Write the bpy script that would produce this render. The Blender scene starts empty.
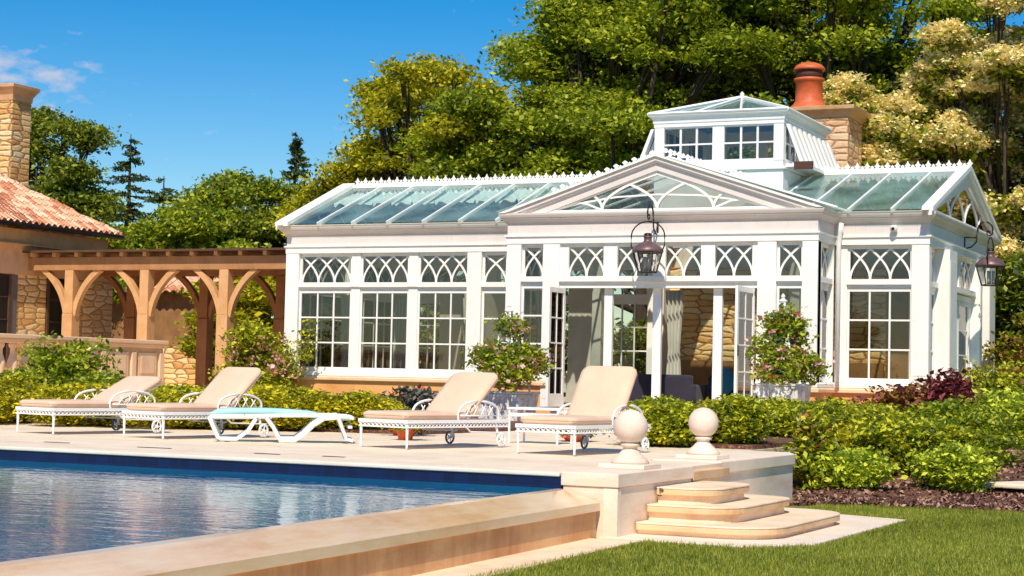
import bpy, bmesh, math, random
import numpy as np
from mathutils import Vector, Matrix
random.seed(7)
rng = np.random.default_rng(11)
sc = bpy.context.scene
COL = sc.collection
R = math.radians
# ------------------------------------------------------------------ camera
f_px, CX, CY = 1787.0, 512.0, 288.0
def nrm(v): return v / np.linalg.norm(v)
def cray(x, y): return np.array([(x - CX) / f_px, -(y - CY) / f_px, -1.0])
Yc = nrm(cray(1350., 395.)); Xc = -nrm(cray(-3300., 290.)); Xc = nrm(Xc - Yc * Xc.dot(Yc)); Zc = np.cross(Xc, Yc)
MW = np.array([Xc, Yc, Zc])
EYE = np.array([0., 0., 1.0])
def at(x, y, Y):
    r = MW @ cray(x, y); p = EYE + r * (Y / r[1]); return Vector(p)
def depth_scale(Y, x):          # metres per pixel at distance plane Y
    r = MW @ cray(x, 376); return (Y / r[1]) / f_px
cam = bpy.data.cameras.new("camera"); camo = bpy.data.objects.new("camera", cam); COL.objects.link(camo)
cam.sensor_width = 36; cam.lens = 36 * f_px / 1024; cam.clip_start = 0.5; cam.clip_end = 3000
m4 = Matrix([[MW[i][0], MW[i][1], MW[i][2], EYE[i]] for i in range(3)] + [[0, 0, 0, 1]])
camo.matrix_world = m4
sc.camera = camo

# ------------------------------------------------------------------ materials
class NT:
    def __init__(s, name):
        s.m = bpy.data.materials.new(name); s.m.use_nodes = True; s.t = s.m.node_tree
        s.n = s.t.nodes; s.l = s.t.links; s.b = s.n['Principled BSDF']; s.out = s.n['Material Output']
        s.tc = s.n.new('ShaderNodeTexCoord')
    def L(s, a, b): s.l.new(a, b)
    def mapping(s, scale=(1, 1, 1), src='Object', rot=(0, 0, 0)):
        mp = s.n.new('ShaderNodeMapping'); mp.inputs['Scale'].default_value = scale; mp.inputs['Rotation'].default_value = rot
        s.L(s.tc.outputs[src], mp.inputs[0]); return mp.outputs[0]
    def noise(s, scale, detail=4, rough=.6, vec=None, dist=0):
        t = s.n.new('ShaderNodeTexNoise'); t.inputs['Scale'].default_value = scale
        t.inputs['Detail'].default_value = detail; t.inputs['Roughness'].default_value = rough; t.inputs['Distortion'].default_value = dist
        s.L(vec or s.tc.outputs['Object'], t.inputs['Vector']); return t.outputs['Fac']
    def ramp(s, fac, stops):
        r = s.n.new('ShaderNodeValToRGB'); e = r.color_ramp.elements
        while len(e) < len(stops): e.new(0.5)
        for i, (p, c) in enumerate(stops): e[i].position = p; e[i].color = (*c, 1)
        s.L(fac, r.inputs[0]); return r.outputs[0]
    def mix(s, fac, a, b, mode='MIX'):
        x = s.n.new('ShaderNodeMix'); x.data_type = 'RGBA'; x.blend_type = mode
        for v, i in ((fac, 0), (a, 6), (b, 7)):
            if isinstance(v, (int, float)): x.inputs[i].default_value = v
            elif isinstance(v, tuple): x.inputs[i].default_value = (*v, 1)
            else: s.L(v, x.inputs[i])
        return x.outputs[2]
    def bump(s, h, strength=.3, dist=.01):
        b = s.n.new('ShaderNodeBump'); b.inputs['Strength'].default_value = strength; b.inputs['Distance'].default_value = dist
        s.L(h, b.inputs['Height']); s.L(b.outputs[0], s.b.inputs['Normal']); return b
    def base(s, c):
        if isinstance(c, tuple): s.b.inputs['Base Color'].default_value = (*c, 1)
        else: s.L(c, s.b.inputs['Base Color'])
    def rough(s, v): s.b.inputs['Roughness'].default_value = v
    def math(s, op, a, b=0.0):
        x = s.n.new('ShaderNodeMath'); x.operation = op
        for v, i in ((a, 0), (b, 1)):
            if isinstance(v, (int, float)): x.inputs[i].default_value = v
            else: s.L(v, x.inputs[i])
        return x.outputs[0]

def simple(name, c, rough=.6, var=.12, scale=3., bump=0., bscale=40., metal=0., c2=None):
    t = NT(name)
    c2 = c2 or tuple(max(0, v * (1 - var * 2)) for v in c)
    col = t.ramp(t.noise(scale, 5), [(.3, c2), (.62, c)])
    t.base(col); t.rough(rough); t.b.inputs['Metallic'].default_value = metal
    if bump: t.bump(t.noise(bscale, 4), bump, .01)
    return t.m

M = {}
# white joinery paint: faint streaks running down and slight grime
def white_paint(name, c=(.95, .91, .85), dirt=(.74, .66, .58)):
    t = NT(name)
    n1 = t.noise(2.2, 5, .65); n2 = t.noise(1., 4, .7, t.mapping((14, 14, .8)))
    a = t.ramp(n1, [(.28, tuple(x * .92 for x in c)), (.6, c)])
    b = t.ramp(n2, [(.22, dirt), (.40, (1, 1, 1))])
    t.base(t.mix(.5, a, b, 'MULTIPLY')); t.rough(.42); t.bump(t.noise(28, 3), .12, .004); return t.m
M['white'] = white_paint('white_paint')
M['white2'] = white_paint('white_metal_paint', (.90, .89, .87), (.68, .62, .55))
M['frieze'] = white_paint('pale_mauve_paint', (.79, .70, .645), (.68, .59, .52))
def glass(name, tint, refl=1.0, rough=.0, wav=0.0):
    t = NT(name); t.n.remove(t.b)
    tr = t.n.new('ShaderNodeBsdfTransparent'); tr.inputs[0].default_value = (*tint, 1)
    gl = t.n.new('ShaderNodeBsdfGlossy'); gl.inputs['Roughness'].default_value = rough
    fr = t.n.new('ShaderNodeFresnel'); fr.inputs['IOR'].default_value = 1.5
    if wav:
        b = t.n.new('ShaderNodeBump'); b.inputs['Strength'].default_value = wav; b.inputs['Distance'].default_value = .02
        t.L(t.noise(1.3, 2), b.inputs['Height']); t.L(b.outputs[0], gl.inputs['Normal'])
    k = t.math('MULTIPLY', fr.outputs[0], refl)
    mx = t.n.new('ShaderNodeMixShader'); t.L(k, mx.inputs[0]); t.L(tr.outputs[0], mx.inputs[1]); t.L(gl.outputs[0], mx.inputs[2])
    t.L(mx.outputs[0], t.out.inputs[0]); return t.m
M['glass'] = glass('window_glass', (.86, .86, .83), 1.2, 0, .06)
M['roofglass'] = glass('roof_glass', (.86, .95, .92), 1.1, .03, .05)
def film(m):
    t = m.node_tree; out = t.nodes['Material Output']; src = out.inputs[0].links[0].from_socket
    df = t.nodes.new('ShaderNodeBsdfDiffuse'); df.inputs[0].default_value = (.42, .74, .70, 1)
    n = t.nodes.new('ShaderNodeTexNoise'); n.inputs['Scale'].default_value = .9; n.inputs['Detail'].default_value = 4
    tc = t.nodes.new('ShaderNodeTexCoord'); t.links.new(tc.outputs['Object'], n.inputs['Vector'])
    mr = t.nodes.new('ShaderNodeMapRange'); mr.inputs[1].default_value = .3; mr.inputs[2].default_value = .7; mr.inputs[3].default_value = .08; mr.inputs[4].default_value = .30
    t.links.new(n.outputs['Fac'], mr.inputs[0]); mx = t.nodes.new('ShaderNodeMixShader'); t.links.new(mr.outputs[0], mx.inputs[0])
    t.links.new(src, mx.inputs[1]); t.links.new(df.outputs[0], mx.inputs[2]); t.links.new(mx.outputs[0], out.inputs[0])
film(M['roofglass'])
M['lanternglass'] = glass('lantern_glass', (.9, .9, .86), .8)

def travertine(name, c=(.78, .62, .46), c2=(.62, .44, .29), streak=True, rough=.55, joints=None, stain=None, stripes=(3, 3, .35)):
    t = NT(name)
    n1 = t.noise(1., 6, .65, t.mapping((1.2, 1.2, 5) if streak else (1.6, 1.6, 1.6)))
    n2 = t.noise(60, 3, .7)
    col = t.ramp(n1, [(.3, c2), (.52, c), (.75, tuple(min(1, v * 1.08) for v in c))])
    col = t.mix(.25, col, t.ramp(n2, [(.35, (.72, .62, .5)), (.55, (1, 1, 1))]), 'MULTIPLY')
    if stain:
        n3 = t.noise(1., 5, .7, t.mapping(stripes))
        col = t.mix(t.ramp(n3, [(.42, (0, 0, 0)), (.62, (.85, .85, .85))]), col, stain)
    if joints:
        br = t.n.new('ShaderNodeTexBrick'); br.offset = joints[2]; br.inputs['Scale'].default_value = 1.0
        br.inputs['Brick Width'].default_value = joints[0]; br.inputs['Row Height'].default_value = joints[1]
        br.inputs['Mortar Size'].default_value = .004; br.inputs['Color1'].default_value = (1, 1, 1, 1)
        br.inputs['Color2'].default_value = (.90, .87, .83, 1); br.inputs['Mortar'].default_value = (.6, .5, .4, 1)
        t.L(t.tc.outputs['Object'], br.inputs['Vector'])
        col = t.mix(.8, col, br.outputs['Color'], 'MULTIPLY')
    t.base(col); t.rough(rough); t.bump(n2, .15, .004); return t.m
M['deck'] = travertine('travertine_paving', (.93, .78, .59), (.83, .66, .47), False, .6, (.9, .6, .5))
M['coping'] = travertine('travertine_coping', (.93, .78, .62), (.84, .66, .49), False, .5)
M['pier'] = travertine('travertine_pier', (.90, .74, .59), (.78, .59, .43), True, .6)
M['step'] = travertine('travertine_step', (.93, .72, .50), (.80, .54, .31), False, .6)
M['stepshade'] = travertine('shaded_travertine_nosing', (.80, .53, .30), (.64, .37, .18), False, .6)  # step stone in darker orange: shade on the front faces painted into the colour
M['spill'] = travertine('wet_travertine', (.80, .50, .26), (.70, .40, .18), False, .13, None, (.86, .66, .44), (2, .4, 2))
M['spillwall'] = travertine('stained_travertine', (.86, .50, .23), (.72, .37, .14), True, .5, (1.3, 3., .5), (.55, .22, .07), (1.1, 1.1, .3))
M['ball'] = travertine('cast_stone', (.86, .68, .56), (.72, .53, .41), False, .7)

def rubble(name, cols, mortar, bw=.42, rh=.16, depth=.03, warp=.10):
    t = NT(name)
    sx = t.n.new('ShaderNodeSeparateXYZ'); t.L(t.tc.outputs['Object'], sx.inputs[0])
    cb = t.n.new('ShaderNodeCombineXYZ'); t.L(t.math('MULTIPLY', t.math('ADD', sx.outputs[0], sx.outputs[1]), 1 / bw), cb.inputs[0]); t.L(t.math('MULTIPLY', sx.outputs[2], 1 / rh), cb.inputs[1])
    nz = t.n.new('ShaderNodeTexNoise'); nz.inputs['Scale'].default_value = 3.2; nz.inputs['Detail'].default_value = 4
    t.L(t.tc.outputs['Object'], nz.inputs['Vector'])
    sb = t.n.new('ShaderNodeVectorMath'); sb.operation = 'SUBTRACT'; t.L(nz.outputs['Color'], sb.inputs[0]); sb.inputs[1].default_value = (.5, .5, .5)
    sc_ = t.n.new('ShaderNodeVectorMath'); sc_.operation = 'SCALE'; t.L(sb.outputs[0], sc_.inputs[0]); sc_.inputs['Scale'].default_value = warp * 9
    ad = t.n.new('ShaderNodeVectorMath'); ad.operation = 'ADD'; t.L(cb.outputs[0], ad.inputs[0]); t.L(sc_.outputs[0], ad.inputs[1])
    v1 = t.n.new('ShaderNodeTexVoronoi'); v1.voronoi_dimensions = '2D'; v1.distance = 'CHEBYCHEV'; v1.inputs['Scale'].default_value = 1; v1.inputs['Randomness'].default_value = .62; t.L(ad.outputs[0], v1.inputs['Vector'])
    v2 = t.n.new('ShaderNodeTexVoronoi'); v2.voronoi_dimensions = '2D'; v2.feature = 'DISTANCE_TO_EDGE'; v2.inputs['Scale'].default_value = 1; v2.inputs['Randomness'].default_value = .62; t.L(ad.outputs[0], v2.inputs['Vector'])
    edge = t.ramp(v2.outputs['Distance'], [(.02, (1, 1, 1)), (.10, (0, 0, 0))])
    sep = t.n.new('ShaderNodeSeparateColor'); t.L(v1.outputs['Color'], sep.inputs[0])
    n5 = t.noise(5, 6, .75)
    col = t.ramp(t.mix(.5, sep.outputs[0], n5), [(.22, cols[0]), (.5, cols[1]), (.75, cols[2])])
    col = t.mix(edge, col, mortar)
    col = t.mix(.7, col, t.ramp(t.noise(12, 6, .8), [(.30, (.60, .52, .45)), (.48, (1, 1, 1))]), 'MULTIPLY')
    t.base(col); t.rough(.85)
    h = t.math('ADD', t.math('MULTIPLY', t.noise(6, 6, .8), 1.6), t.math('MULTIPLY', t.math('MINIMUM', v2.outputs['Distance'], .25), 4.0))
    t.bump(h, 1.0, depth); return t.m
M['rubble'] = rubble('ochre_rubble_stone', [(.70, .34, .10), (.93, .58, .22), (.97, .76, .42)], (.40, .19, .07), .52, .17, .035, .045)
M['brickstone'] = rubble('pink_sandstone_block', [(.72, .36, .17), (.88, .52, .27), (.95, .66, .42)], (.48, .26, .14), .55, .19, .03, .025)
M['stonecap'] = travertine('dressed_sandstone', (.74, .43, .22), (.60, .31, .13), False, .75)
M['basewall'] = travertine('orange_sandstone', (.84, .42, .15), (.68, .30, .09), False, .8)
M['ledge'] = travertine('sandstone_ledge', (.90, .60, .38), (.78, .47, .27), False, .7)
M['terracotta'] = simple('terracotta', (.66, .135, .04), .55, .15, 6, .1)
M['terradark'] = simple('sooty_terracotta', (.10, .035, .02), .7, .2, 20)
def rooftile():
    t = NT('clay_roof_tiles')
    v = t.n.new('ShaderNodeTexBrick'); v.inputs['Scale'].default_value = 1; v.inputs['Brick Width'].default_value = .26; v.inputs['Row Height'].default_value = .36
    v.inputs['Mortar Size'].default_value = .012; v.offset = 0; v.inputs['Color1'].default_value = (0, 0, 0, 1); v.inputs['Color2'].default_value = (1, 1, 1, 1)
    sx = t.n.new('ShaderNodeSeparateXYZ'); t.L(t.tc.outputs['Object'], sx.inputs[0])
    cb = t.n.new('ShaderNodeCombineXYZ'); t.L(sx.outputs[1], cb.inputs[0]); t.L(sx.outputs[0], cb.inputs[1]); t.L(cb.outputs[0], v.inputs['Vector'])
    col = t.ramp(t.mix(.4, v.outputs['Color'], t.noise(3, 5, .8)), [(.2, (.50, .17, .08)), (.5, (.84, .42, .24)), (.8, (.92, .60, .40))])
    col = t.mix(v.outputs['Fac'], col, (.2, .07, .04))
    t.base(col); t.rough(.8); t.bump(t.noise(30, 4), .4, .01); return t.m
M['rooftile'] = rooftile()
def wood(name, c, c2, rough=.65):
    t = NT(name); n = t.noise(1., 6, .7, t.mapping((26, 26, 1.6)), 1.2)
    n2 = t.noise(2.4, 3)
    col = t.mix(.5, t.ramp(n, [(.3, c2), (.65, c)]), t.ramp(n2, [(.3, c2), (.7, c)]))
    t.base(col); t.rough(rough); t.bump(n, .25, .006); return t.m
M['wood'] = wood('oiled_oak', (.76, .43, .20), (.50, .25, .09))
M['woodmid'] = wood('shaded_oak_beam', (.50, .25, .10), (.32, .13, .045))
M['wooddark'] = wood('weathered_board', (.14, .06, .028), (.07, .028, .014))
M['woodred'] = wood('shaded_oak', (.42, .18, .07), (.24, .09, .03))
M['dark'] = simple('dark_opening', (.012, .011, .012), .5, .3)
M['iron'] = simple('black_iron', (.022, .018, .018), .42, .2, 30, 0, 40, .4)
M['copper'] = simple('aged_copper', (.20, .12, .125), .45, .25, 6, 0, 40, .35)
M['rubber'] = simple('grey_rubber', (.16, .13, .12), .7)
def fabric(name, c, c2, sc_=260):
    t = NT(name); col = t.ramp(t.noise(2.2, 5, .6), [(.3, c2), (.65, c)])
    t.base(col); t.rough(.9); t.bump(t.math('ADD', t.noise(sc_, 2), t.math('MULTIPLY', t.noise(5, 3), 3.0)), .25, .006)
    t.b.inputs['Sheen Weight'].default_value = .15; return t.m
M['cushion'] = fabric('peach_canvas', (.78, .55, .385), (.70, .47, .32))
M['piping'] = fabric('peach_canvas_seam', (.60, .36, .24), (.52, .29, .19))
M['sling'] = simple('aqua_sling', (.40, .74, .70), .6, .1, 3)
M['plastic'] = simple('white_resin', (.80, .79, .76), .4, .06, 3)
M['sofa'] = fabric('navy_upholstery', (.028, .026, .045), (.018, .016, .03))
M['teal'] = fabric('teal_cushion', (.02, .20, .30), (.01, .12, .2))
M['floor'] = simple('interior_floor', (.40, .26, .16), .5, .2, 2)
M['plaster'] = simple('interior_plaster', (.74, .68, .57), .7, .08, 2)
M['orange'] = simple('ochre_plaster', (.34, .17, .06), .8, .2, 2)
M['curtain'] = fabric('sheer_curtain', (.70, .66, .58), (.60, .55, .47))
M['blind'] = simple('frosted_blind', (.85, .88, .84), .6, .15, 9)
def marble():
    t = NT('marbled_planter')
    n = t.noise(3.0, 6, .6, t.mapping((1, 1, .7), rot=(0, .6, 0)), 2.2)
    t.base(t.ramp(n, [(.40, (.90, .86, .80)), (.48, (.62, .52, .46)), (.50, (.45, .34, .30)), (.52, (.88, .84, .78)), (.7, (.92, .89, .84))])); t.rough(.5); return t.m
M['marble'] = marble()
def mulch():
    t = NT('bark_mulch'); n = t.noise(34, 6, .8)
    t.base(t.ramp(n, [(.36, (.03, .010, .006)), (.5, (.17, .065, .04)), (.62, (.46, .25, .17))])); t.rough(.95); t.bump(n, 1, .04); return t.m
M['mulch'] = mulch()
def lawn():
    t = NT('lawn_turf'); n = t.noise(1., 4, .6, t.mapping((.5, .5, .5))); n2 = t.noise(40, 5, .8)
    n = t.noise(2.2, 5, .7); c = t.mix(.5, t.ramp(n, [(.35, (.12, .145, .012)), (.65, (.26, .30, .03))]), t.ramp(n2, [(.3, (.07, .09, .010)), (.7, (.26, .28, .04))]))
    t.base(c); t.rough(.9); t.bump(n2, .8, .03); return t.m
M['lawn'] = lawn()
def tile():
    t = NT('navy_pool_tile')
    sx = t.n.new('ShaderNodeSeparateXYZ'); t.L(t.tc.outputs['Object'], sx.inputs[0])
    cb = t.n.new('ShaderNodeCombineXYZ'); t.L(t.math('ADD', sx.outputs[0], sx.outputs[1]), cb.inputs[0]); t.L(sx.outputs[2], cb.inputs[1])
    v = t.n.new('ShaderNodeTexBrick'); v.offset = 0; v.inputs['Scale'].default_value = 1; v.inputs['Brick Width'].default_value = .15; v.inputs['Row Height'].default_value = .15
    v.inputs['Mortar Size'].default_value = .003; v.inputs['Color1'].default_value = (.001, .004, .035, 1); v.inputs['Color2'].default_value = (.002, .009, .065, 1)
    v.inputs['Mortar'].default_value = (.006, .014, .09, 1); t.L(cb.outputs[0], v.inputs['Vector']); t.base(v.outputs['Color']); t.rough(.35); return t.m
M['tile'] = tile()
def water():
    t = NT('pool_water')
    col = t.ramp(t.noise(.35, 3), [(.3, (.000, .13, .32)), (.7, (.000, .23, .35))]); t.base(col)
    t.rough(.015); t.b.inputs['IOR'].default_value = 1.24; t.b.inputs['Specular IOR Level'].default_value = .5
    a = t.noise(1., 3, .5, t.mapping((1.5, 3.0, 1))); b = t.noise(1., 3, .55, t.mapping((5, 9, 1)))
    h = t.math('ADD', t.math('MULTIPLY', a, 1.0), t.math('MULTIPLY', b, .42))
    t.bump(h, 1.0, .008); return t.m
M['water'] = water()
def leaf(name, c1, c2, c3, trans=.35, patch=1.2, shadecol=None):
    t = NT(name)
    g = t.n.new('ShaderNodeNewGeometry')
    n = t.noise(patch, 4, .6)
    fac = t.mix(.5, g.outputs['Random Per Island'], n)
    col = t.ramp(fac, [(.32, c1), (.5, c2), (.68, c3)])
    t.base(col); t.rough(.5); t.b.inputs['Specular IOR Level'].default_value = .35
    tl = t.n.new('ShaderNodeBsdfTranslucent'); t.L(t.mix(.35, col, (c3[0] * 1.3, c3[1] * 1.35, c3[2])), tl.inputs[0])
    mx = t.n.new('ShaderNodeMixShader'); mx.inputs[0].default_value = trans
    t.L(t.b.outputs[0], mx.inputs[1]); t.L(tl.outputs[0], mx.inputs[2]); t.L(mx.outputs[0], t.out.inputs[0]); return t.m
M['leaf_green'] = leaf('leaf_mid_green', (0.045, 0.085, 0.007), (0.22, 0.31, 0.016), (0.6, 0.62, 0.045), 0.45, .5)
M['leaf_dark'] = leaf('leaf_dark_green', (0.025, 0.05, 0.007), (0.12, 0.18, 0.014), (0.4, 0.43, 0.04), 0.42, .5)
M['leaf_gold'] = leaf('leaf_golden_green', (0.11, 0.14, 0.007), (0.4, 0.41, 0.014), (0.78, 0.68, 0.035), 0.45, .6)
M['leaf_hedge'] = leaf('leaf_hedge_gold', (0.06, 0.09, 0.006), (0.38, 0.38, 0.014), (0.92, 0.78, 0.03), .35, 2.5)
M['leaf_hedge2'] = leaf('leaf_hedge_green', (0.05, 0.09, 0.007), (0.32, 0.38, 0.018), (0.74, 0.7, 0.04), .35, 2.5)
M['leaf_lime'] = leaf('leaf_lime', (0.09, 0.14, 0.01), (0.4, 0.5, 0.025), (0.8, 0.84, 0.08), .35, 4)
M['leaf_conifer'] = leaf('needle_green', (0.012, 0.033, 0.012), (0.044, 0.100, 0.032), (0.140, 0.200, 0.056), .15, 1)
M['leaf_grey'] = leaf('leaf_grey_green', (.05, .06, .05), (.12, .13, .10), (.22, .23, .17), .2, 4)
M['leaf_purple'] = leaf('leaf_purple', (0.065, 0.010, 0.016), (0.182, 0.029, 0.039), (0.338, 0.078, 0.078), .3, 4)
M['leaf_rust'] = leaf('leaf_rust', (.16, .05, .012), (.30, .13, .02), (.42, .26, .05), .3, 4)
M['flower_cream'] = leaf('blossom_cream', (0.93, 0.7, 0.26), (0.97, 0.82, 0.38), (0.98, 0.91, 0.56), .25, 2)
M['flower_red'] = leaf('blossom_red', (.45, .02, .02), (.62, .06, .06), (.72, .18, .15), .25, 4)
M['flower_pink'] = leaf('blossom_pink', (.50, .16, .16), (.66, .30, .28), (.80, .55, .50), .25, 4)
M['grass'] = leaf('grass_blade', (0.12, 0.145, 0.012), (0.27, 0.32, 0.025), (0.5, 0.5, 0.08), .35, .6)
M['bark'] = simple('bark', (.085, .055, .035), .9, .3, 6, .8, 14)
M['barklight'] = simple('bark_light', (.22, .14, .09), .9, .3, 6, .8, 14)

# ------------------------------------------------------------------ mesh helpers
class MB:
    """collects shapes; frame=(O,U,N): point = O + U*u + Z*v + N*w"""
    def __init__(s, frame=None):
        s.v = []; s.f = []; s.fr = frame
    def pt(s, u, v, w):
        if s.fr is None: return (u, v, w)
        O, U, N = s.fr
        return (O[0] + U[0] * u + N[0] * w, O[1] + U[1] * u + N[1] * w, O[2] + v)
    def add(s, vs, fs):
        b = len(s.v); s.v += [tuple(p) for p in vs]; s.f += [tuple(b + i for i in f) for f in fs]
    def box(s, a0, a1, b0, b1, c0, c1):
        P = [s.pt(a, b, c) for a in (a0, a1) for b in (b0, b1) for c in (c0, c1)]
        s.add(P, [(0, 1, 3, 2), (4, 6, 7, 5), (0, 4, 5, 1), (2, 3, 7, 6), (0, 2, 6, 4), (1, 5, 7, 3)]); return s
    def prism(s, poly, c0, c1):          # poly in (u,v), extruded in w
        n = len(poly); P = [s.pt(a, b, c0) for a, b in poly] + [s.pt(a, b, c1) for a, b in poly]
        s.add(P, [tuple(range(n)), tuple(range(2 * n - 1, n - 1, -1))] + [(i, (i + 1) % n, n + (i + 1) % n, n + i) for i in range(n)]); return s
    def strip(s, pts, th, c0, c1):       # flat bar following (u,v) points, width th in the plane
        n = len(pts); Lf = []; Rt = []
        for i, (a, b) in enumerate(pts):
            a0, b0 = pts[max(0, i - 1)]; a1, b1 = pts[min(n - 1, i + 1)]
            dx, dy = a1 - a0, b1 - b0; l = math.hypot(dx, dy) or 1
            Lf.append((a - dy / l * th / 2, b + dx / l * th / 2)); Rt.append((a + dy / l * th / 2, b - dx / l * th / 2))
        for i in range(n - 1): s.prism([Lf[i], Lf[i + 1], Rt[i + 1], Rt[i]], c0, c1)
        return s
    def tube(s, pts, r, n=8, cap=True):
        pts = [Vector(p) for p in pts]; m = len(pts); rs = r if isinstance(r, (list, tuple)) else [r] * m
        ring = []; ref = None
        for i, p in enumerate(pts):
            d = (pts[min(m - 1, i + 1)] - pts[max(0, i - 1)]).normalized()
            if ref is None: ref = Vector((0, 0, 1)) if abs(d.z) < .9 else Vector((1, 0, 0))
            a = d.cross(ref); a = a.normalized() if a.length > 1e-5 else Vector((1, 0, 0)); b = d.cross(a).normalized(); ref = b.cross(d) if False else ref
            ring.append([p + (a * math.cos(2 * math.pi * k / n) + b * math.sin(2 * math.pi * k / n)) * rs[i] for k in range(n)])
        base = len(s.v)
        for rg in ring: s.v += [tuple(q) for q in rg]
        for i in range(m - 1):
            for k in range(n):
                s.f.append((base + i * n + k, base + i * n + (k + 1) % n, base + (i + 1) * n + (k + 1) % n, base + (i + 1) * n + k))
        if cap: s.f.append(tuple(base + k for k in range(n))[::-1]); s.f.append(tuple(base + (m - 1) * n + k for k in range(n)))
        return s
    def lathe(s, prof, c, n=24, sq=False):   # prof (r,z)
        base = len(s.v); m = len(prof)
        for r, z in prof:
            for k in range(n):
                a = 2 * math.pi * (k + (.5 if n <= 8 else 0)) / n; s.v.append((c[0] + r * math.cos(a), c[1] + r * math.sin(a), c[2] + z))
        for i in range(m - 1):
            for k in range(n): s.f.append((base + i * n + k, base + i * n + (k + 1) % n, base + (i + 1) * n + (k + 1) % n, base + (i + 1) * n + k))
        s.f.append(tuple(base + k for k in range(n))[::-1]); s.f.append(tuple(base + (m - 1) * n + k for k in range(n))); return s
    def sweep(s, path, prof, closed=False):  # path [(x,y)], prof [(out,z)], outward = right of travel
        n = len(path); offs = []
        for i in range(n):
            def dirn(a, b): d = Vector((b[0] - a[0], b[1] - a[1])); return d.normalized()
            if closed or 0 < i < n - 1:
                d0 = dirn(path[i - 1], path[i]); d1 = dirn(path[i], path[(i + 1) % n])
            elif i == 0: d0 = d1 = dirn(path[0], path[1])
            else: d0 = d1 = dirn(path[-2], path[-1])
            n0 = Vector((d0.y, -d0.x)); n1 = Vector((d1.y, -d1.x)); b = (n0 + n1); b = b / max(.2, b.dot(n0))
            offs.append(b)
        base = len(s.v); m = len(prof)
        for i in range(n):
            for o, z in prof: s.v.append((path[i][0] + offs[i].x * o, path[i][1] + offs[i].y * o, z))
        rngi = range(n) if closed else range(n - 1)
        for i in rngi:
            j = (i + 1) % n
            for k in range(m):
                k2 = (k + 1) % m; s.f.append((base + i * m + k, base + j * m + k, base + j * m + k2, base + i * m + k2))
        if not closed:
            s.f.append(tuple(base + k for k in range(m))); s.f.append(tuple(base + (n - 1) * m + k for k in range(m))[::-1])
        return s
    def build(s, name, mat, parent=None, bevel=0, smooth=False, recalc=True, loc=None):
        me = bpy.data.meshes.new(name); vs = s.v
        if loc is not None: vs = [(a - loc[0], b - loc[1], c - loc[2]) for a, b, c in vs]
        me.from_pydata(vs, [], s.f); me.update()
        if recalc and len(s.f) < 60000:
            bm = bmesh.new(); bm.from_mesh(me); bmesh.ops.recalc_face_normals(bm, faces=bm.faces); bm.to_mesh(me); bm.free()
        if smooth:
            me.polygons.foreach_set('use_smooth', [True] * len(me.polygons))
        me.materials.append(M[mat] if isinstance(mat, str) else mat)
        o = bpy.data.objects.new(name, me); COL.objects.link(o)
        if loc is not None: o.location = loc
        if parent is not None:
            o.parent = parent
            if loc is None: o.location = -Vector(WORLD_LOC.get(parent.name, (0, 0, 0)))
            else: o.location = Vector(loc) - Vector(WORLD_LOC.get(parent.name, (0, 0, 0)))
        WORLD_LOC[o.name] = tuple(loc) if loc is not None else (0, 0, 0)
        if bevel:
            b = o.modifiers.new('bevel', 'BEVEL'); b.width = bevel; b.segments = 2; b.limit_method = 'ANGLE'
        return o
WORLD_LOC = {}
def tag(o, label, cat=None, group=None, kind=None):
    if label: o['label'] = label
    if cat: o['category'] = cat
    if group: o['group'] = group
    if kind: o['kind'] = kind
    return o
def thing(name, loc, label, cat, group=None, rz=0):
    o = bpy.data.objects.new(name, None); COL.objects.link(o); o.location = loc; o.rotation_euler.z = rz
    o.empty_display_size = .2; WORLD_LOC[o.name] = tuple(loc); tag(o, label, cat, group); return o
def struct(o): o['kind'] = 'structure'; return o
def copy_tree(o, parent=None):
    c = o.copy(); COL.objects.link(c)
    if parent is not None: c.parent = parent
    for ch in list(o.children): copy_tree(ch, c)
    return c

def leaves(name, centers, size, mat, parent=None, aspect=.55, up=.35, jitter=.35, loc=None, droop=None, smooth=False):
    c = np.asarray(centers, dtype=np.float64); n = len(c)
    if n == 0: c = np.zeros((1, 3)); n = 1
    nor = rng.normal(size=(n, 3)); nor[:, 2] = np.abs(nor[:, 2]) + up * 1.5; nor /= np.linalg.norm(nor, axis=1, keepdims=True)
    u = rng.normal(size=(n, 3)); u -= nor * np.sum(u * nor, axis=1, keepdims=True); u /= np.linalg.norm(u, axis=1, keepdims=True)
    v = np.cross(nor, u)
    s = size * (1 + jitter * rng.normal(size=(n, 1))).clip(.4, 2)
    a = u * s; b = v * s * aspect
    V = np.stack([c - a, c - b * 1.0 + a * .15, c + a, c + b * 1.0 + a * .15], axis=1).reshape(-1, 3)
    W = np.array(WORLD_LOC.get(parent.name, (0, 0, 0))) if parent is not None else np.zeros(3)
    L0 = np.array(loc) if loc is not None else W
    V = V - L0
    me = bpy.data.meshes.new(name); me.vertices.add(4 * n); me.vertices.foreach_set('co', V.ravel())
    me.loops.add(4 * n); me.loops.foreach_set('vertex_index', np.arange(4 * n)); me.polygons.add(n)
    me.polygons.foreach_set('loop_start', np.arange(0, 4 * n, 4)); me.update(calc_edges=True)
    me.materials.append(M[mat]); o = bpy.data.objects.new(name, me); COL.objects.link(o)
    if parent is not None: o.parent = parent; o.location = Vector(L0 - W)
    else: o.location = Vector(L0)
    WORLD_LOC[o.name] = tuple(L0)
    return o

# ------------------------------------------------------------------ ground and setting
EDGE = -6.85
GZ = -.66
g = MB(); N_ = 60
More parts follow.
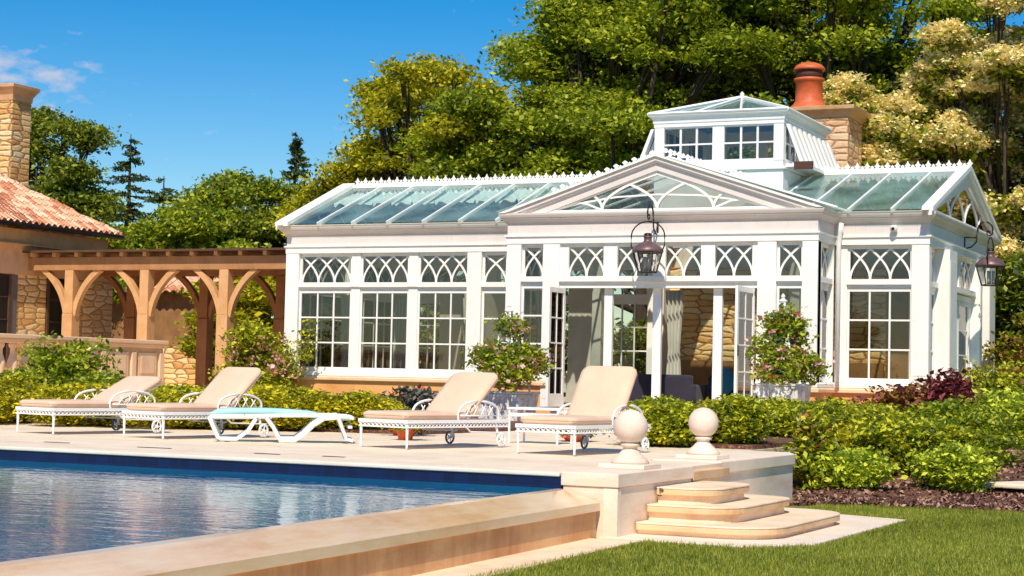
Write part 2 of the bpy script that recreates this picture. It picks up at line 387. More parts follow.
# one terrain sheet: lawn level in front/right, rises gently under the beds to the house platform
def gz(x, y):
    base = GZ
    # bed slope to the right of the retaining wall and behind
    k = min(1, max(0, (y - 25.0) / 9.0)); k = k * k * (3 - 2 * k)
    h = base + (0.55) * k
    return h
xs = [-900, -300, -120, -60, -40, -30, -25, -20, -15, -12, -10, -9, -8, -7.2, -6.5, -6, -5, -4, -3, -2, 0, 3, 8, 20, 60, 200, 900]
ys = [-200, -50, 0, 5, 10, 15, 18, 20, 22, 24, 25, 26, 27, 28, 29, 30, 31, 32, 33, 34, 36, 40, 45, 50, 60, 90, 200, 600, 1500]
for y in ys:
    for x in xs: g.v.append((x, y, gz(x, y) - .01 - (1.6 if (-8 > x > -60 and y < 17) else 0)))
for j in range(len(ys) - 1):
    for i in range(len(xs) - 1):
        a = j * len(xs) + i; g.f.append((a, a + 1, a + 1 + len(xs), a + len(xs)))
struct(g.build('lawn', 'lawn', smooth=True))

# deck: paving sheet with body
d = MB().prism([(-60, 17.64), (-7.5, 17.64), (-7.5, 19.62), (-6.95, 19.62), (-6.95, 20.95), (-7.9, 20.95), (-7.9, 34), (-7.9, 38.2), (-60, 38.2)], -.3, -.004)
struct(d.build('pool_deck', 'deck'))
c = MB().box(-60, -7.52, 17.285, 17.66, -.045, .0)
struct(c.build('pool_coping', 'coping', bevel=.012))
# dark slots (drains) in the paving
for px, py, w in ((232, 453, .5), (330, 459, .32), (388, 458, .3), (303, 455, .12)):
    p = at(px, py, 18.6); 
# pool: far tiled face, basin, water
t_ = MB().box(-60, -7.5, 17.31, 17.42, -1.5, -.047)
tag(t_.build('pool_side', 'tile'), 'navy tiled side of the pool under the coping', 'pool', None, 'structure')
WI0, WO0 = (-7.5, 17.30), (-7.07, 17.30)
dxw = .033  # slight drift of the spill edge over its length
def wx(x0, y): return x0 + (17.3 - y) * dxw
w = MB(); w.add([(-60, 17.31, -.17), (-60, -30, -.17), (wx(-7.5, -30), -30, -.17), (-7.5, 17.31, -.17)], [(0, 1, 2, 3)])
struct(w.build('pool_water', 'water'))
# spill wall: sloping wet top, proud rim, wall face with slabs
def wallprism(prof, y0, y1, mb):
    n = len(prof); P = [(wx(a, y0), y0, b) for a, b in prof] + [(wx(a, y1), y1, b) for a, b in prof]
    mb.add(P, [tuple(range(n)), tuple(range(2 * n - 1, n - 1, -1))] + [(i, (i + 1) % n, n + (i + 1) % n, n + i) for i in range(n)])
sw = thing('spill_wall', (-7.2, 12, GZ), 'long low travertine wall of the infinity pool with wet sloping top', 'wall')
mb = MB(); wallprism([(-7.52, -.166), (-7.42, -.172), (-7.05, -.290), (-7.045, -.375), (-7.10, -.378), (-7.52, -.378)], -30, 17.27, mb); mb.build('coping', 'spill', sw)
mb = MB(); wallprism([(-7.52, -.38), (-7.085, -.38), (-7.085, -1.0), (-7.52, -1.0)], -30, 17.27, mb); mb.build('wall_face', 'spillwall', sw)
st = MB(); wallprism([(-7.085, GZ + .012), (-6.55, GZ + .012), (-6.55, -1), (-7.085, -1)], -30, 17.1, st)
struct(st.build('stone_strip', 'step'))

# corner pier beside the steps
pr = thing('corner_pier', (-7.17, 18.4, GZ), 'square travertine pier at the pool corner carrying the nearer stone ball', 'pier')
MB().box(-7.48, -6.87, 17.30, 19.60, -1.0, -.135).build('pier_body', 'pier', pr, bevel=.006)
MB().box(-7.50, -6.85, 17.28, 19.62, -.132, .012).build('cap_slab', 'pier', pr, bevel=.01)
MB().box(-7.02, -6.862, 17.296, 17.40, -.98, -.14).build('corner_strip', 'coping', pr, bevel=.004)
# retaining wall on the far side of the steps
rw = thing('retaining_wall', (-7.3, 23.5, GZ), 'pale travertine retaining wall running back from the garden steps', 'wall')
MB().prism([(-7.85, 21.0), (-7.0, 21.0), (-7.0, 24.2), (-7.2, 24.65), (-7.85, 24.65)], -1.0, -.145).build('wall_face', 'pier', rw, bevel=.006)
MB().prism([(-7.87, 20.97), (-6.97, 20.97), (-6.97, 24.2), (-7.19, 24.68), (-7.87, 24.68)], -.142, .012).build('coping', 'coping', rw, bevel=.015)

# garden steps: rounded slabs with a nosing and a shadow gap
gs = thing('garden_steps', (-6.3, 19.6, GZ), 'rounded travertine garden steps between the two stone balls', 'steps')
def rounded(x0, x1, y0, y1, r, n=8):
    P = [(x0, y0)]
    for k in range(n + 1):
        a = -math.pi / 2 + math.pi / 2 * k / n; P.append((x1 - r + r * math.cos(a), y0 + r * 1.0 + r * math.sin(a)))
    for k in range(n + 1):
        a = math.pi / 2 * k / n; P.append((x1 - r + r * math.cos(a), y1 - r + r * math.sin(a)))
    P.append((x0, y1)); return P
for (x1, y0, y1, z, r) in ((-6.18, 18.38, 19.95, -.17, .36), (-5.86, 18.10, 20.55, -.34, .45), (-5.36, 17.78, 21.05, -.51, .6)):
    x0 = -6.84
    P = rounded(x0, x1, y0, y1, r)
    top = MB().prism(P, z - .02, z).build('step', 'step', gs, bevel=.008)
    MB().prism(rounded(x0, x1 - .004, y0 + .004, y1 - .004, r), z - .085, z - .021).build('nosing', 'stepshade', top, bevel=.01)
    ris = MB().prism(rounded(x0, x1 - .06, y0 + .06, y1 - .06, r - .05), z - .17, z - .086).build('riser', 'step', top)
MB().box(-7.4, -6.85, 19.64, 20.95, -.16, -.052).build('step', 'stepshade', gs, bevel=.008)
MB().prism([(-7.08, 17.3), (-5.5, 17.2), (-4.95, 17.95), (-4.9, 21.9), (-6.9, 22.6), (-6.98, 21.0), (-6.85, 19)], -1, GZ + .02).build('base_slab', 'coping', gs, bevel=.01)
tag(MB().tube([(-6.84, 18.44, -.235), (-6.80, 18.44, -.235)], .035, 12).tube([(-6.81, 18.44, -.235), (-6.76, 18.40, -.215), (-6.79, 18.36, -.19)], .017, 8).build('garden_tap', 'copper', smooth=True), 'small brass tap on the side of the corner pier above the steps', 'tap')

# ball finials
def finial(x, y, zb, label):
    t = thing('ball_finial', (x, y, zb), label, 'finial', 'stone ball finials beside the garden steps')
    MB().box(x - .27, x + .27, y - .27, y + .27, zb, zb + .05).build('plinth', 'coping', t, bevel=.008)
    MB().lathe([(.21, 0), (.215, .015), (.19, .05), (.13, .10), (.085, .15), (.075, .175), (.11, .19), (.11, .215), (.085, .225)], (x, y, zb + .052), 28).build('pedestal', 'ball', t, smooth=True)
    MB().lathe([(max(.004, .192 * math.sin(math.pi * k / 16)), .192 - .192 * math.cos(math.pi * k / 16)) for k in range(17)], (x, y, zb + .26), 32).build('ball', 'ball', t, smooth=True)
finial(-7.22, 18.55, .014, 'carved stone ball on the nearer pier at the pool corner')
finial(-7.42, 21.6, .014, 'carved stone ball on the wall beyond the steps')

# mulch beds
struct(MB().prism([(-7.1, 23.4), (-6.2, 24.3), (-4.5, 24.6), (-2.5, 24.9), (1.5, 25.2), (6, 27), (9, 60), (-7.9, 60), (-7.9, 26.2), (-7.0, 26.2)], -.8, GZ + .03).build('mulch_bed', 'mulch'))
mm = MB(); nx, ny = 30, 30
for j in range(ny + 1):
    for i in range(nx + 1):
        x = -7.85 + (i / nx) * 12; y = 25.4 + (j / ny) * 13
        z = gz(x, y) + .05 + .05 * math.sin(x * 3.1) * math.cos(y * 2.3) - (.1 if j == 0 else 0)
        mm.v.append((x, y, z))
for j in range(ny):
    for i in range(nx):
        a = j * (nx + 1) + i; mm.f.append((a, a + 1, a + nx + 2, a + nx + 1))
struct(mm.build('mulch_slope', 'mulch', smooth=True))
struct(MB().prism([(-24, 23.6), (-17, 25.5), (-13.9, 26.2), (-13.9, 38.1), (-24, 38.1)], .0, .05).build('planting_bed', 'mulch'))
struct(MB().prism([(-9.8, 25.4), (-7.95, 25.4), (-7.95, 37.9), (-9.9, 37.9)], .0, .06).build('side_bed', 'mulch'))
struct(MB().prism([(-60, 38.2), (-25.7, 38.2), (-25.7, 80), (-60, 80)], -.3, .3).build('terrace', 'deck'))

# ------------------------------------------------------------------ conservatory
cons = thing('conservatory', (-14.31, 42, 0), 'white glazed conservatory with gothic tracery windows, pedimented front and glass roof', 'conservatory')
LW, CN, RWY = 40.4, 38.15, 39.55
XL, XC0, XC1, XR = -25.63, -18.07, -10.54, -8.41
YB = 47.35
RY, RZ = 43.5, 6.2
FR_L = ((0, LW, 0), (1, 0, 0), (0, -1, 0)); FR_C = ((0, CN, 0), (1, 0, 0), (0, -1, 0)); FR_R = ((0, RWY, 0), (1, 0, 0), (0, -1, 0))
FS_R = ((XR, 0, 0), (0, 1, 0), (1, 0, 0)); FS_C = ((XC1, 0, 0), (0, 1, 0), (1, 0, 0)); FS_CL = ((XC0, 0, 0), (0, 1, 0), (-1, 0, 0)); FS_L = ((XL, 0, 0), (0, 1, 0), (-1, 0, 0))
F_B = ((0, YB, 0), (1, 0, 0), (0, 1, 0)); F_BL = ((0, 46.6, 0), (1, 0, 0), (0, 1, 0))
path = [(XL, 46.6), (XL, LW), (XC0, LW), (XC0, CN), (XC1, CN), (XC1, RWY), (XR, RWY), (XR, YB)]
def inset(pf, d): return pf
# base walls
bw = MB().sweep(path, [(-.02, -.3), (-.02, .78), (-.28, .78), (-.28, -.3)])
# door opening: build base wall in pieces instead
def wallrun(name, mat, prof, bevel=0, door=True, parent=cons):
    MB().sweep([(XL, 46.6), (XL, LW), (XC0, LW), (XC0, CN), (-16.71, CN)], prof).build(name, mat, parent, bevel)
    MB().sweep([(-11.91, CN), (XC1, CN), (XC1, RWY), (XR, RWY), (XR, YB)], prof).build(name, mat, parent, bevel)
wallrun('base_wall', 'basewall', [(-.02, -.3), (-.02, .78), (-.28, .78), (-.28, -.3)])
wallrun('stone_ledge', 'ledge', [(-.28, .783), (.05, .783), (.07, .80), (.07, .86), (.04, .895), (-.28, .90)])
wallrun('window_sill', 'white', [(-.27, .903), (.035, .903), (.035, .985), (-.01, 1.01), (-.27, 1.02)])
# entablature
MB().sweep(path, [(-.25, 4.12), (.012, 4.12), (.012, 4.255), (.05, 4.285), (.05, 4.322), (-.25, 4.322)]).build('architrave', 'white', cons)
MB().sweep(path, [(-.24, 4.324), (-.005, 4.324), (-.005, 4.585), (-.24, 4.585)]).build('frieze', 'frieze', cons)
MB().sweep(path, [(-.24, 4.587), (.02, 4.587), (.03, 4.62), (.07, 4.66), (.115, 4.70), (.12, 4.725), (.14, 4.735), (.165, 4.785), (.17, 4.815), (.17, 4.83), (-.24, 4.83)]).build('cornice', 'frieze', cons)
MB().sweep([(XL, LW), (XC0, LW)], [(.02, 4.832), (.185, 4.832), (.195, 4.86), (.02, 4.875)]).build('gutter', 'white', cons)
MB().sweep([(XC1 , RWY), (XR , RWY)], [(.02, 4.832), (.185, 4.832), (.195, 4.86), (.02, 4.875)]).build('gutter', 'white', cons)

def pier(fr, a, b, z0=1.0, z1=4.12, w=0.0, dpt=.26, name='pier'):
    m = MB(fr).box(a, b, z0, z1 - .003, -dpt, w)
    m.box(a + .05, b - .05, z0 + .2, z1 - .25, w, w + .008) if b - a > .3 else None
    return m.build(name, 'white', cons, bevel=.012)
def tracery(mb, a, b, z0, z1, n, th=.045, w0=-.14, w1=-.09):
    s = (b - a) / n; H = z1 - z0
    def arc(x0, d):
        pts = []
        for i in range(11):
            v = i / 10; pts.append((x0 + d * s * v ** 1.9, z0 + H * v))
        return pts
    for k in range(n + 1):
        for d in (1, -1):
            if 0 <= k + d <= n: mb.strip(arc(a + k * s, d), th, w0, w1 + .001 * d)
    return mb
def window(fr, a, b, n, z0=1.02, zt=3.15, rails=(1.77, 2.43), w=-.10, transom=True, header=True, label=None, fw=.048, tpan=None, tn=None):
    """main light with glazing bars (part) and its pane (sub-part); tracery light above"""
    m = MB(fr)
    m.box(a, a + fw, z0, zt, w - .07, w).box(b - fw, b, z0, zt, w - .07, w)
    m.box(a + fw, b - fw, z0, z0 + .11, w - .07, w - .002).box(a + fw, b - fw, zt - .08, zt, w - .07, w - .002)
    for r in rails: m.box(a + fw, b - fw, r - .02, r + .02, w - .055, w - .015)
    for k in range(1, n):
        u = a + fw + (b - a - 2 * fw) * k / n; m.box(u - .021, u + .021, z0 + .11, zt - .08, w - .06, w - .01)
    f = m.build('window', 'white', cons, bevel=.006)
    MB(fr).box(a + fw - .01, b - fw + .01, z0 + .1, zt - .07, w - .042, w - .036).build('pane', 'glass', f)
    if transom:
        tr = MB(fr)
        tr.box(a, b, 3.15, 3.225, w - .08, w + .02).box(a, b, 3.227, 3.35, w - .10, w + .085)
        tr.box(a, b, 4.03, 4.118, w - .08, w)
        tr.box(a, a + .05, 3.352, 4.028, w - .08, w - .003).box(b - .05, b, 3.352, 4.028, w - .08, w - .003)
        tracery(tr, a + .05, b - .05, 3.352, 4.03, tn or n, w0=w - .06, w1=w - .02)
        t = tr.build('transom_window', 'white', cons)
        MB(fr).box(a + .04, b - .04, 3.34, 4.04, w - .052, w - .046).build('pane', 'glass', t)
# left wing front
for a, b in ((XL, -25.23), (-20.24, -19.84)): pier(FR_L, a, b)
for a, b in ((-23.65, -23.38), (-21.95, -21.68)):
    MB(FR_L).box(a, b, 1.02, 4.118, -.2, -.06).box(a - .01, b + .01, 3.227, 3.35, -.06, -.005).build('mullion', 'white', cons, bevel=.015)
pier(FR_L, -19.15, -18.07, w=-.02)
for a, b in ((-25.23, -23.65), (-23.38, -21.95), (-21.68, -20.24)): window(FR_L, a, b, 3)
window(FR_L, -19.84, -19.15, 1)
# centre bay
for a, b in ((XC0, -17.70), (-17.13, -16.71), (-11.91, -11.48), (-10.89, XC1)): pier(FR_C, a, b, z0=1.0 if b < -16.9 or a > -11.5 else .3)
window(FR_C, -17.70, -17.13, 1); window(FR_C, -11.48, -10.89, 1)
# door head and tracery lights
tr = MB(FR_C); tr.box(-16.71, -11.91, 3.08, 3.225, -.2, -.06).box(-16.71, -11.91, 3.227, 3.35, -.2, .02)
for a, b in ((-15.62, -15.28), (-14.40, -14.10), (-13.25, -12.92)): tr.box(a, b, 3.352, 4.118, -.2, -.05)
tr.box(-16.71, -16.5, 3.352, 4.118, -.2, -.06).box(-12.05, -11.91, 3.352, 4.118, -.2, -.06)
for a, b in ((-16.5, -15.62), (-15.28, -14.40), (-14.10, -13.25), (-12.92, -12.05)):
    tr.box(a, b, 4.03, 4.118, -.18, -.1); tracery(tr, a, b, 3.352, 4.03, 2, w0=-.15, w1=-.10)
th_ = tr.build('transom_window', 'white', cons)
for a, b in ((-16.5, -15.62), (-15.28, -14.40), (-14.10, -13.25), (-12.92, -12.05)):
    MB(FR_C).box(a - .01, b + .01, 3.34, 4.04, -.132, -.126).build('pane', 'glass', th_)
for a, b in ((-15.64, -15.44), (-14.44, -14.24), (-12.99, -12.78)):
    MB(FR_C).box(a, b, .3, 3.079, -.30, -.20).box(a + .03, b - .03, .5, 2.9, -.2, -.192).build('door_post', 'white', cons, bevel=.01)
MB(FR_C).box(-16.71, -11.91, .06, .30, -.3, .35).box(-16.4, -12.2, -.1, .17, .35, .75).build('door_step', 'coping', cons, bevel=.01)
def leaf_door(X, y0, y1, s, label):
    fr = ((X, 0, 0), (0, 1, 0), (s, 0, 0)); m = MB(fr)
    m.box(y0, y0 + .11, .32, 3.06, -.03, .03).box(y1 - .11, y1, .32, 3.06, -.03, .03)
    m.box(y0 + .11, y1 - .11, .32, .62, -.028, .028).box(y0 + .11, y1 - .11, 2.94, 3.06, -.028, .028)
    for r in (1.20, 1.78, 2.36): m.box(y0 + .11, y1 - .11, r - .018, r + .018, -.02, .02)
    um = (y0 + y1) / 2; m.box(um - .018, um + .018, .62, 2.94, -.022, .022)
    d = m.build('door', 'white', cons, bevel=.005); d['label'] = label
    MB(fr).box(y0 + .1, y1 - .1, .61, 2.95, -.004, .004).build('pane', 'glass', d)
    h = MB(fr).box(y0 + .02, y0 + .06, 1.55, 1.78, .031, .05); h.build('handle', 'iron', d)
    h = MB(fr)
    for z in (2.95, 1.7, .6): h.box(y1 - .03, y1 + .05, z - .05, z + .05, .03, .055)
    h.build('hinge', 'iron', d)
leaf_door(-16.52, 37.15, 38.08, 1, 'left glazed door standing open against its pier')
leaf_door(-11.96, 36.85, 38.08, 1, 'right glazed door standing open beside the vine obelisk')
# side of centre bay, right wing front and side
pier(FS_C, 38.19, 38.47); pier(FS_C, 39.47, 39.535)
window(FS_C, 38.47, 39.47, 2)
pier(FS_CL, 38.19, 38.6); pier(FS_CL, 39.9, 40.38); window(FS_CL, 38.6, 39.9, 2)
MB().tube([(-10.42, 39.45, .9), (-10.42, 39.45, 4.1), (-10.38, 39.40, 4.4), (-10.34, 39.35, 4.6)], .055, 12).build('downpipe', 'white2', cons, smooth=True)
MB(FR_R).box(-10.53, -10.26, 1.02, 4.118, -.2, -.06).build('mullion', 'white', cons, bevel=.01)
window(FR_R, -10.26, -8.80, 3); pier(FR_R, -8.80, XR)
pier(FS_R, RWY + .005, 39.86, w=-.005)
window(FS_R, 39.86, 41.12, 2, w=-.20); pier(FS_R, 41.15, 42.0, w=.13, dpt=.4)
# glazed doors in the side wall
m = MB(FS_R); m.box(42.05, 42.2, .9, 3.2, -.24, -.13).box(44.85, 45.05, .9, 3.2, -.24, -.13).box(42.2, 44.85, 3.06, 3.2, -.24, -.13)
for a, b in ((42.22, 43.48), (43.56, 44.83)):
    m.box(a, a + .1, .93, 3.05, -.2, -.14).box(b - .1, b, .93, 3.05, -.2, -.14).box(a + .1, b - .1, .93, 1.2, -.2, -.142).box(a + .1, b - .1, 2.95, 3.05, -.2, -.142)
    for r in (1.75, 2.35): m.box(a + .1, b - .1, r - .018, r + .018, -.19, -.15)
dd = m.build('side_door', 'white', cons); MB(FS_R).box(42.3, 44.75, 1.1, 3.0, -.174, -.168).build('pane', 'glass', dd)
tr = MB(FS_R); tr.box(42.05, 45.05, 3.227, 3.35, -.2, .0).box(42.05, 45.05, 4.03, 4.118, -.2, -.1).box(43.4, 43.62, 3.352, 4.028, -.2, -.1)
tracery(tr, 42.1, 43.4, 3.352, 4.03, 2, w0=-.16, w1=-.12); tracery(tr, 43.62, 45.0, 3.352, 4.03, 2, w0=-.16, w1=-.12)
t = tr.build('transom_window', 'white', cons); MB(FS_R).box(42.05, 45.0, 3.34, 4.04, -.152, -.146).build('pane', 'glass', t)
pier(FS_R, 45.05, 45.35, w=.10, dpt=.36)
window(FS_R, 45.35, 46.5, 2, w=-.20); pier(FS_R, 46.5, YB, w=.06)
# left wing end wall (faces the pergola) and the backs
pier(FS_L, LW + .005, 40.8, w=-.005); window(FS_L, 40.8, 43.3, 4); pier(FS_L, 43.3, 43.7); window(FS_L, 43.7, 46.2, 4); pier(FS_L, 46.2, 46.6)
for a, b in ((XL, -25.2), (-22.55, -22.25), (-19.5, -19.2), (-17.6, -17.3)): pier(F_BL, a, b, z0=.3)
for a, b in ((-25.2, -22.55), (-22.25, -19.5), (-19.2, -17.6)): window(F_BL, a, b, 4)
MB(F_BL).box(XL, -17.3, -.3, 1.0, -.25, -.02).build('back_wall', 'plaster', cons)
MB(F_BL).box(XL, -17.3, 4.12, 4.8, -.25, 0).build('back_beam', 'white', cons)
MB().box(-17.3, -8.6, 47.05, 47.3, 4.12, 4.8).build('back_beam', 'plaster', cons)
MB().box(-17.3, -17.15, 46.4, 47.3, .3, 4.8).build('back_wall', 'plaster', cons)
sb = MB().box(-17.15, -11.1, 46.9, 47.33, .3, 4.12).build('stone_back_wall', 'rubble', cons)
MB().box(-10.5, -8.45, 46.9, 47.33, .3, 4.12).build('back_wall', 'plaster', cons)
MB().box(-11.1, -10.5, 46.95, 47.33, .3, 4.12).build('back_wall', 'orange', cons)
MB().box(-17.1, -11.12, 46.78, 46.895, .3, 1.55).build('ochre_dado', 'orange', cons)
# interior floor
MB().box(XL + .2, XC0, LW + .3, 46.4, .22, .30).box(XC0, XR - .2, CN + .3, 47.0, .218, .298).build('interior_floor', 'floor', cons)
# inner white posts and ring beam carrying the cupola
m = MB()
m = None
for x, y in ((-17.9, 40.5), (-17.9, 43.5), (-12.6, 43.6)): MB().box(x - .13, x + .13, y - .13, y + .13, .3, 4.2).build('inner_post', 'plaster', cons)
MB().box(-18.0, -17.8, 40.7, 46.3, 4.2, 4.4).build('inner_beam', 'plaster', cons)
for a in ((-21.6, -21.45, 43.0, 46.3, .3, 3.4), (-24.0, -23.3, 46.2, 46.34, .3, 3.6), (-19.9, -19.2, 46.15, 46.3, .3, 3.6)): MB().box(*a).build('inner_screen', 'plaster', cons)
MB().box(-21.3, -20.6, 46.15, 46.3, .3, 3.0).build('inner_screen', 'orange', cons)

# roofs ---------------------------------------------------------
def slope_pts(X, t, eave_y, eave_z, ry, rz, off=0):  # point on a slope parallel to X
    y = eave_y + (ry - eave_y) * t; z = eave_z + (rz - eave_z) * t
    l = math.hypot(ry - eave_y, rz - eave_z); return (X, y - (rz - eave_z) / l * off, z + (ry - eave_y) / l * off)
def roof_slope(x0, x1, ey, ez, ry, rz, raf, glassmat='roofglass', name='roof_glass'):
    a, b = slope_pts(x0, 0, ey, ez, ry, rz), slope_pts(x1, 0, ey, ez, ry, rz)
    c_, d_ = slope_pts(x1, 1, ey, ez, ry, rz), slope_pts(x0, 1, ey, ez, ry, rz)
    m = MB(); m.add([a, b, c_, d_], [(0, 1, 2, 3)]); gl = m.build(name, glassmat, cons)
    m = MB()
    for x in raf:
        P = []
        for xx in (x - .023, x + .023):
            for t in (.012, 1):
                for o in (-.08, .022): P.append(slope_pts(xx, t, ey, ez, ry, rz, o))
        m.add(P, [(0, 1, 3, 2), (4, 6, 7, 5), (0, 4, 5, 1), (2, 3, 7, 6), (0, 2, 6, 4), (1, 5, 7, 3)])
    m.build('rafter', 'white2', cons)
rafL = [-24.55 + 1.04 * i for i in range(8)]
roof_slope(-25.55, XC0 + 1.2, 40.12, 4.875, RY, RZ, rafL)
roof_slope(-25.55, XC0 + 1.2, 46.9, 4.875, RY, RZ, rafL)
rafR = [-12.15 + .98 * i for i in range(4)]
roof_slope(-12.9, -8.45, 39.27, 4.875, RY, RZ, rafR)
roof_slope(-12.9, -8.45, 47.7, 4.875, RY, RZ, rafR)
# pale ruffled blinds drawn along the upper third inside the left roof
for k in range(7):
    x0 = rafL[0] - 1.04 + k * 1.04 + .05; m = MB(); n = 16
    for i in range(n + 1):
        for j in range(3):
            x = x0 + .94 * i / n; t = .66 + .16 * j + .03 * math.sin(i * 1.3 + k * 2) * (j == 0)
            p = slope_pts(x, t, 40.12, 4.875, RY, RZ, -.16 - .05 * math.sin(i * 2.1 + j)); m.v.append(p)
    for i in range(n):
        for j in range(2): q = i * 3 + j; m.f.append((q, q + 3, q + 4, q + 1))
    m.build('roof_blind', 'blind', cons, smooth=True)
# verges (broad white barge boards) and end gables with tracery
def gable(X, s, y0, y1, zb=4.875, wi=-.24):
    fr = ((X, 0, 0), (0, 1, 0), (s, 0, 0)); yc = RY; ap = RZ + .06
    m = MB(fr)
    for (ya, yb) in ((y0 - .08, yc), (y1 + .08, yc)):
        sl = (ap - zb) / (yb - ya)
        m.prism([(ya, zb - .05), (yb, ap - .05), (yb, ap + .07), (ya, zb + .05)], wi, .15)
        m.prism([(ya, zb - .14), (yb, ap - .15), (yb, ap - .052), (ya, zb - .052)], .0, .12)
    bb = m.build('barge_board', 'white', cons)
    m = MB(fr)
    for (ya, yb) in ((y0 + .25, yc), (y1 - .25, yc)):
        m.prism([(ya, zb - .0), (yb, ap - .32), (yb, ap - .155), (ya, zb + .0)] if False else [(ya, zb - .04), (yb, ap - .48), (yb, ap - .155), (ya - math.copysign(.45, yb - ya), zb - .04)], -.1, .06)
    m.build('gable_frame', 'frieze', cons)
    t = MB(fr); z0 = zb - .04; H = ap - .45 - z0; hw = (y1 - y0) / 2 - .75
    t.box(yc - hw - .3, yc + hw + .3, z0, z0 + .08, -.08, .05)
    s_ = hw / 2
    for k in (-2, -1, 0, 1, 2):
        for dd_ in (1, -1):
            pts = []
            for i in range(13):
                v = i / 12; u = k * s_ + dd_ * s_ * v ** 1.9; z = z0 + .05 + H * .95 * v
                lim = (ap - .42) - abs(u) * (ap - .42 - z0) / (hw + .5)
                if z > lim: break
                pts.append((yc + u, z))
            if len(pts) > 1: t.strip(pts, .05, -.03, .012 + .002 * dd_)
    tw = t.build('gable_window', 'white', cons)
    m = MB(fr); m.prism([(yc - hw - .4, z0), (yc + hw + .4, z0), (yc, ap - .40)], -.022, -.018); m.build('pane', 'glass', tw)
gable(XR, 1, 39.27, 47.7, wi=-.10); gable(XL, -1, 40.12, 46.9)
# pediment over the doors
PXC = -14.31; hwp = 3.93; pz0 = 4.835; paz = 6.13
fr = FR_C
def rake(o0, o1, w0, w1, name, mat):     # band between vertical offsets o0..o1 below the outer rake line
    m = MB(fr)
    for s in (-1, 1):
        m.prism([(PXC + s * (hwp - o0 * 3.1), pz0), (PXC, paz - o0), (PXC, paz - o1), (PXC + s * (hwp - o1 * 3.1), pz0)], w0, w1)
    return m.build(name, mat, cons)
rake(0, .055, -.25, .19, 'raking_cornice', 'white')
rake(.056, .15, -.2, .14, 'raking_cornice', 'frieze')
rake(.151, .20, -.2, .09, 'raking_cornice', 'white')
rake(.201, .37, -.2, .05, 'raking_cornice', 'frieze')
rake(.371, .405, -.2, .02, 'raking_cornice', 'white')
t = MB(fr); z0 = pz0 + .002
t.box(PXC - 2.9, PXC + 2.9, z0, z0 + .055, -.12, .03)
hwg = 2.72; H = .84
def lim(u): return z0 + .05 + H * (1 - abs(u) / hwg)
for k, sp in ((-1.35, 1.35), (0, 1.35), (1.35, 1.35)):
    for d_ in (1, -1):
        pts = []
        for i in range(25):
            v = i / 24; u = k + d_ * sp * v ** 2.1; z = z0 + .04 + H * .97 * v
            if z > lim(u) + .03: break
            pts.append((PXC + u, z))
        if len(pts) > 1: t.strip(pts, .055, -.06, .0 + .002 * d_)
for s in (-1, 1):
    t.strip([(PXC + s * (1.35 - .0), z0 + .04), (PXC + s * 1.75, z0 + .2), (PXC + s * 2.1, z0 + .24)], .045, -.055, -.005)
    t.strip([(PXC + s * 2.62, z0 + .05), (PXC + s * 1.9, z0 + .22), (PXC + s * 1.0, z0 + .34), (PXC, z0 + .38)], .04, -.055, -.012)
pw = t.build('pediment_window', 'white', cons)
MB(fr).prism([(PXC - hwg - .1, z0), (PXC + hwg + .1, z0), (PXC, z0 + H + .1)], -.045, -.04).build('pane', 'glass', pw)
# centre bay roof slopes running back to the cupola
for s in (-1, 1):
    m = MB(); xe = PXC + s * 4.0
    m.add([(xe, 37.95, 4.87), (PXC, 37.95, 6.12), (PXC, 43.5, 6.12), (xe, 43.5, 4.87)], [(0, 1, 2, 3)]); m.build('roof_glass', 'roofglass', cons)
    m = MB()
    for i in range(1, 6):
        y = 37.95 + i * .92
        m.tube([(xe, y, 4.90), (PXC, y, 6.15)], .035, 4)
    m.build('rafter', 'white2', cons)
# crestings on the ridges
def cresting(P0, P1, step=.25, hgt=.2):
    P0, P1 = Vector(P0), Vector(P1); L = (P1 - P0).length; n = int(L / step); d = (P1 - P0) / n; ud = d.normalized()
    fr = (tuple(P0), (ud.x, ud.y, 0), (-ud.y, ud.x, 0)); m = MB(fr)
    sl = ud.z
    for i in range(n + 1):
        u = i * step * L / (n * step); z = sl * u
        m.prism([(u - .05, z), (u + .05, z), (u + .03, z + .06), (u + .08, z + .10), (u + .035, z + .13), (u, z + hgt), (u - .035, z + .13), (u - .08, z + .10), (u - .03, z + .06)], -.012, .012)
        if i < n:
            h = L / n / 2
            m.prism([(u + h - .02, z + .005), (u + h + .02, z + .005), (u + h + .045, z + .075), (u + h, z + .12), (u + h - .045, z + .075)], -.010, .010)
            m.strip([(u + .03, z + .045), (u + h, z + .02), (u + 2 * h - .03, z + .045)], .022, -.009, .009)
    m.box(0, L, -.03, .012, -.05, .05) if abs(sl) < .01 else None
    return m.build('ridge_cresting', 'white', cons)
cresting((-25.3, RY, RZ + .07), (-15.7, RY, RZ + .07), .25, .21); cresting((-12.3, RY, RZ + .07), (-8.3, RY, RZ + .07), .25, .21)
cresting((-17.0, 38.4, 5.32), (PXC, 38.4, 6.19), .22, .15); cresting((PXC, 38.4, 6.19), (-12.0, 38.4, 5.44), .22, .16)
MB().box(-25.5, -15.7, RY - .08, RY + .08, RZ - .02, RZ + .06).build('ridge', 'white', cons)
MB().box(-12.3, -8.3, RY - .08, RY + .08, RZ - .02, RZ + .06).build('ridge', 'white', cons)
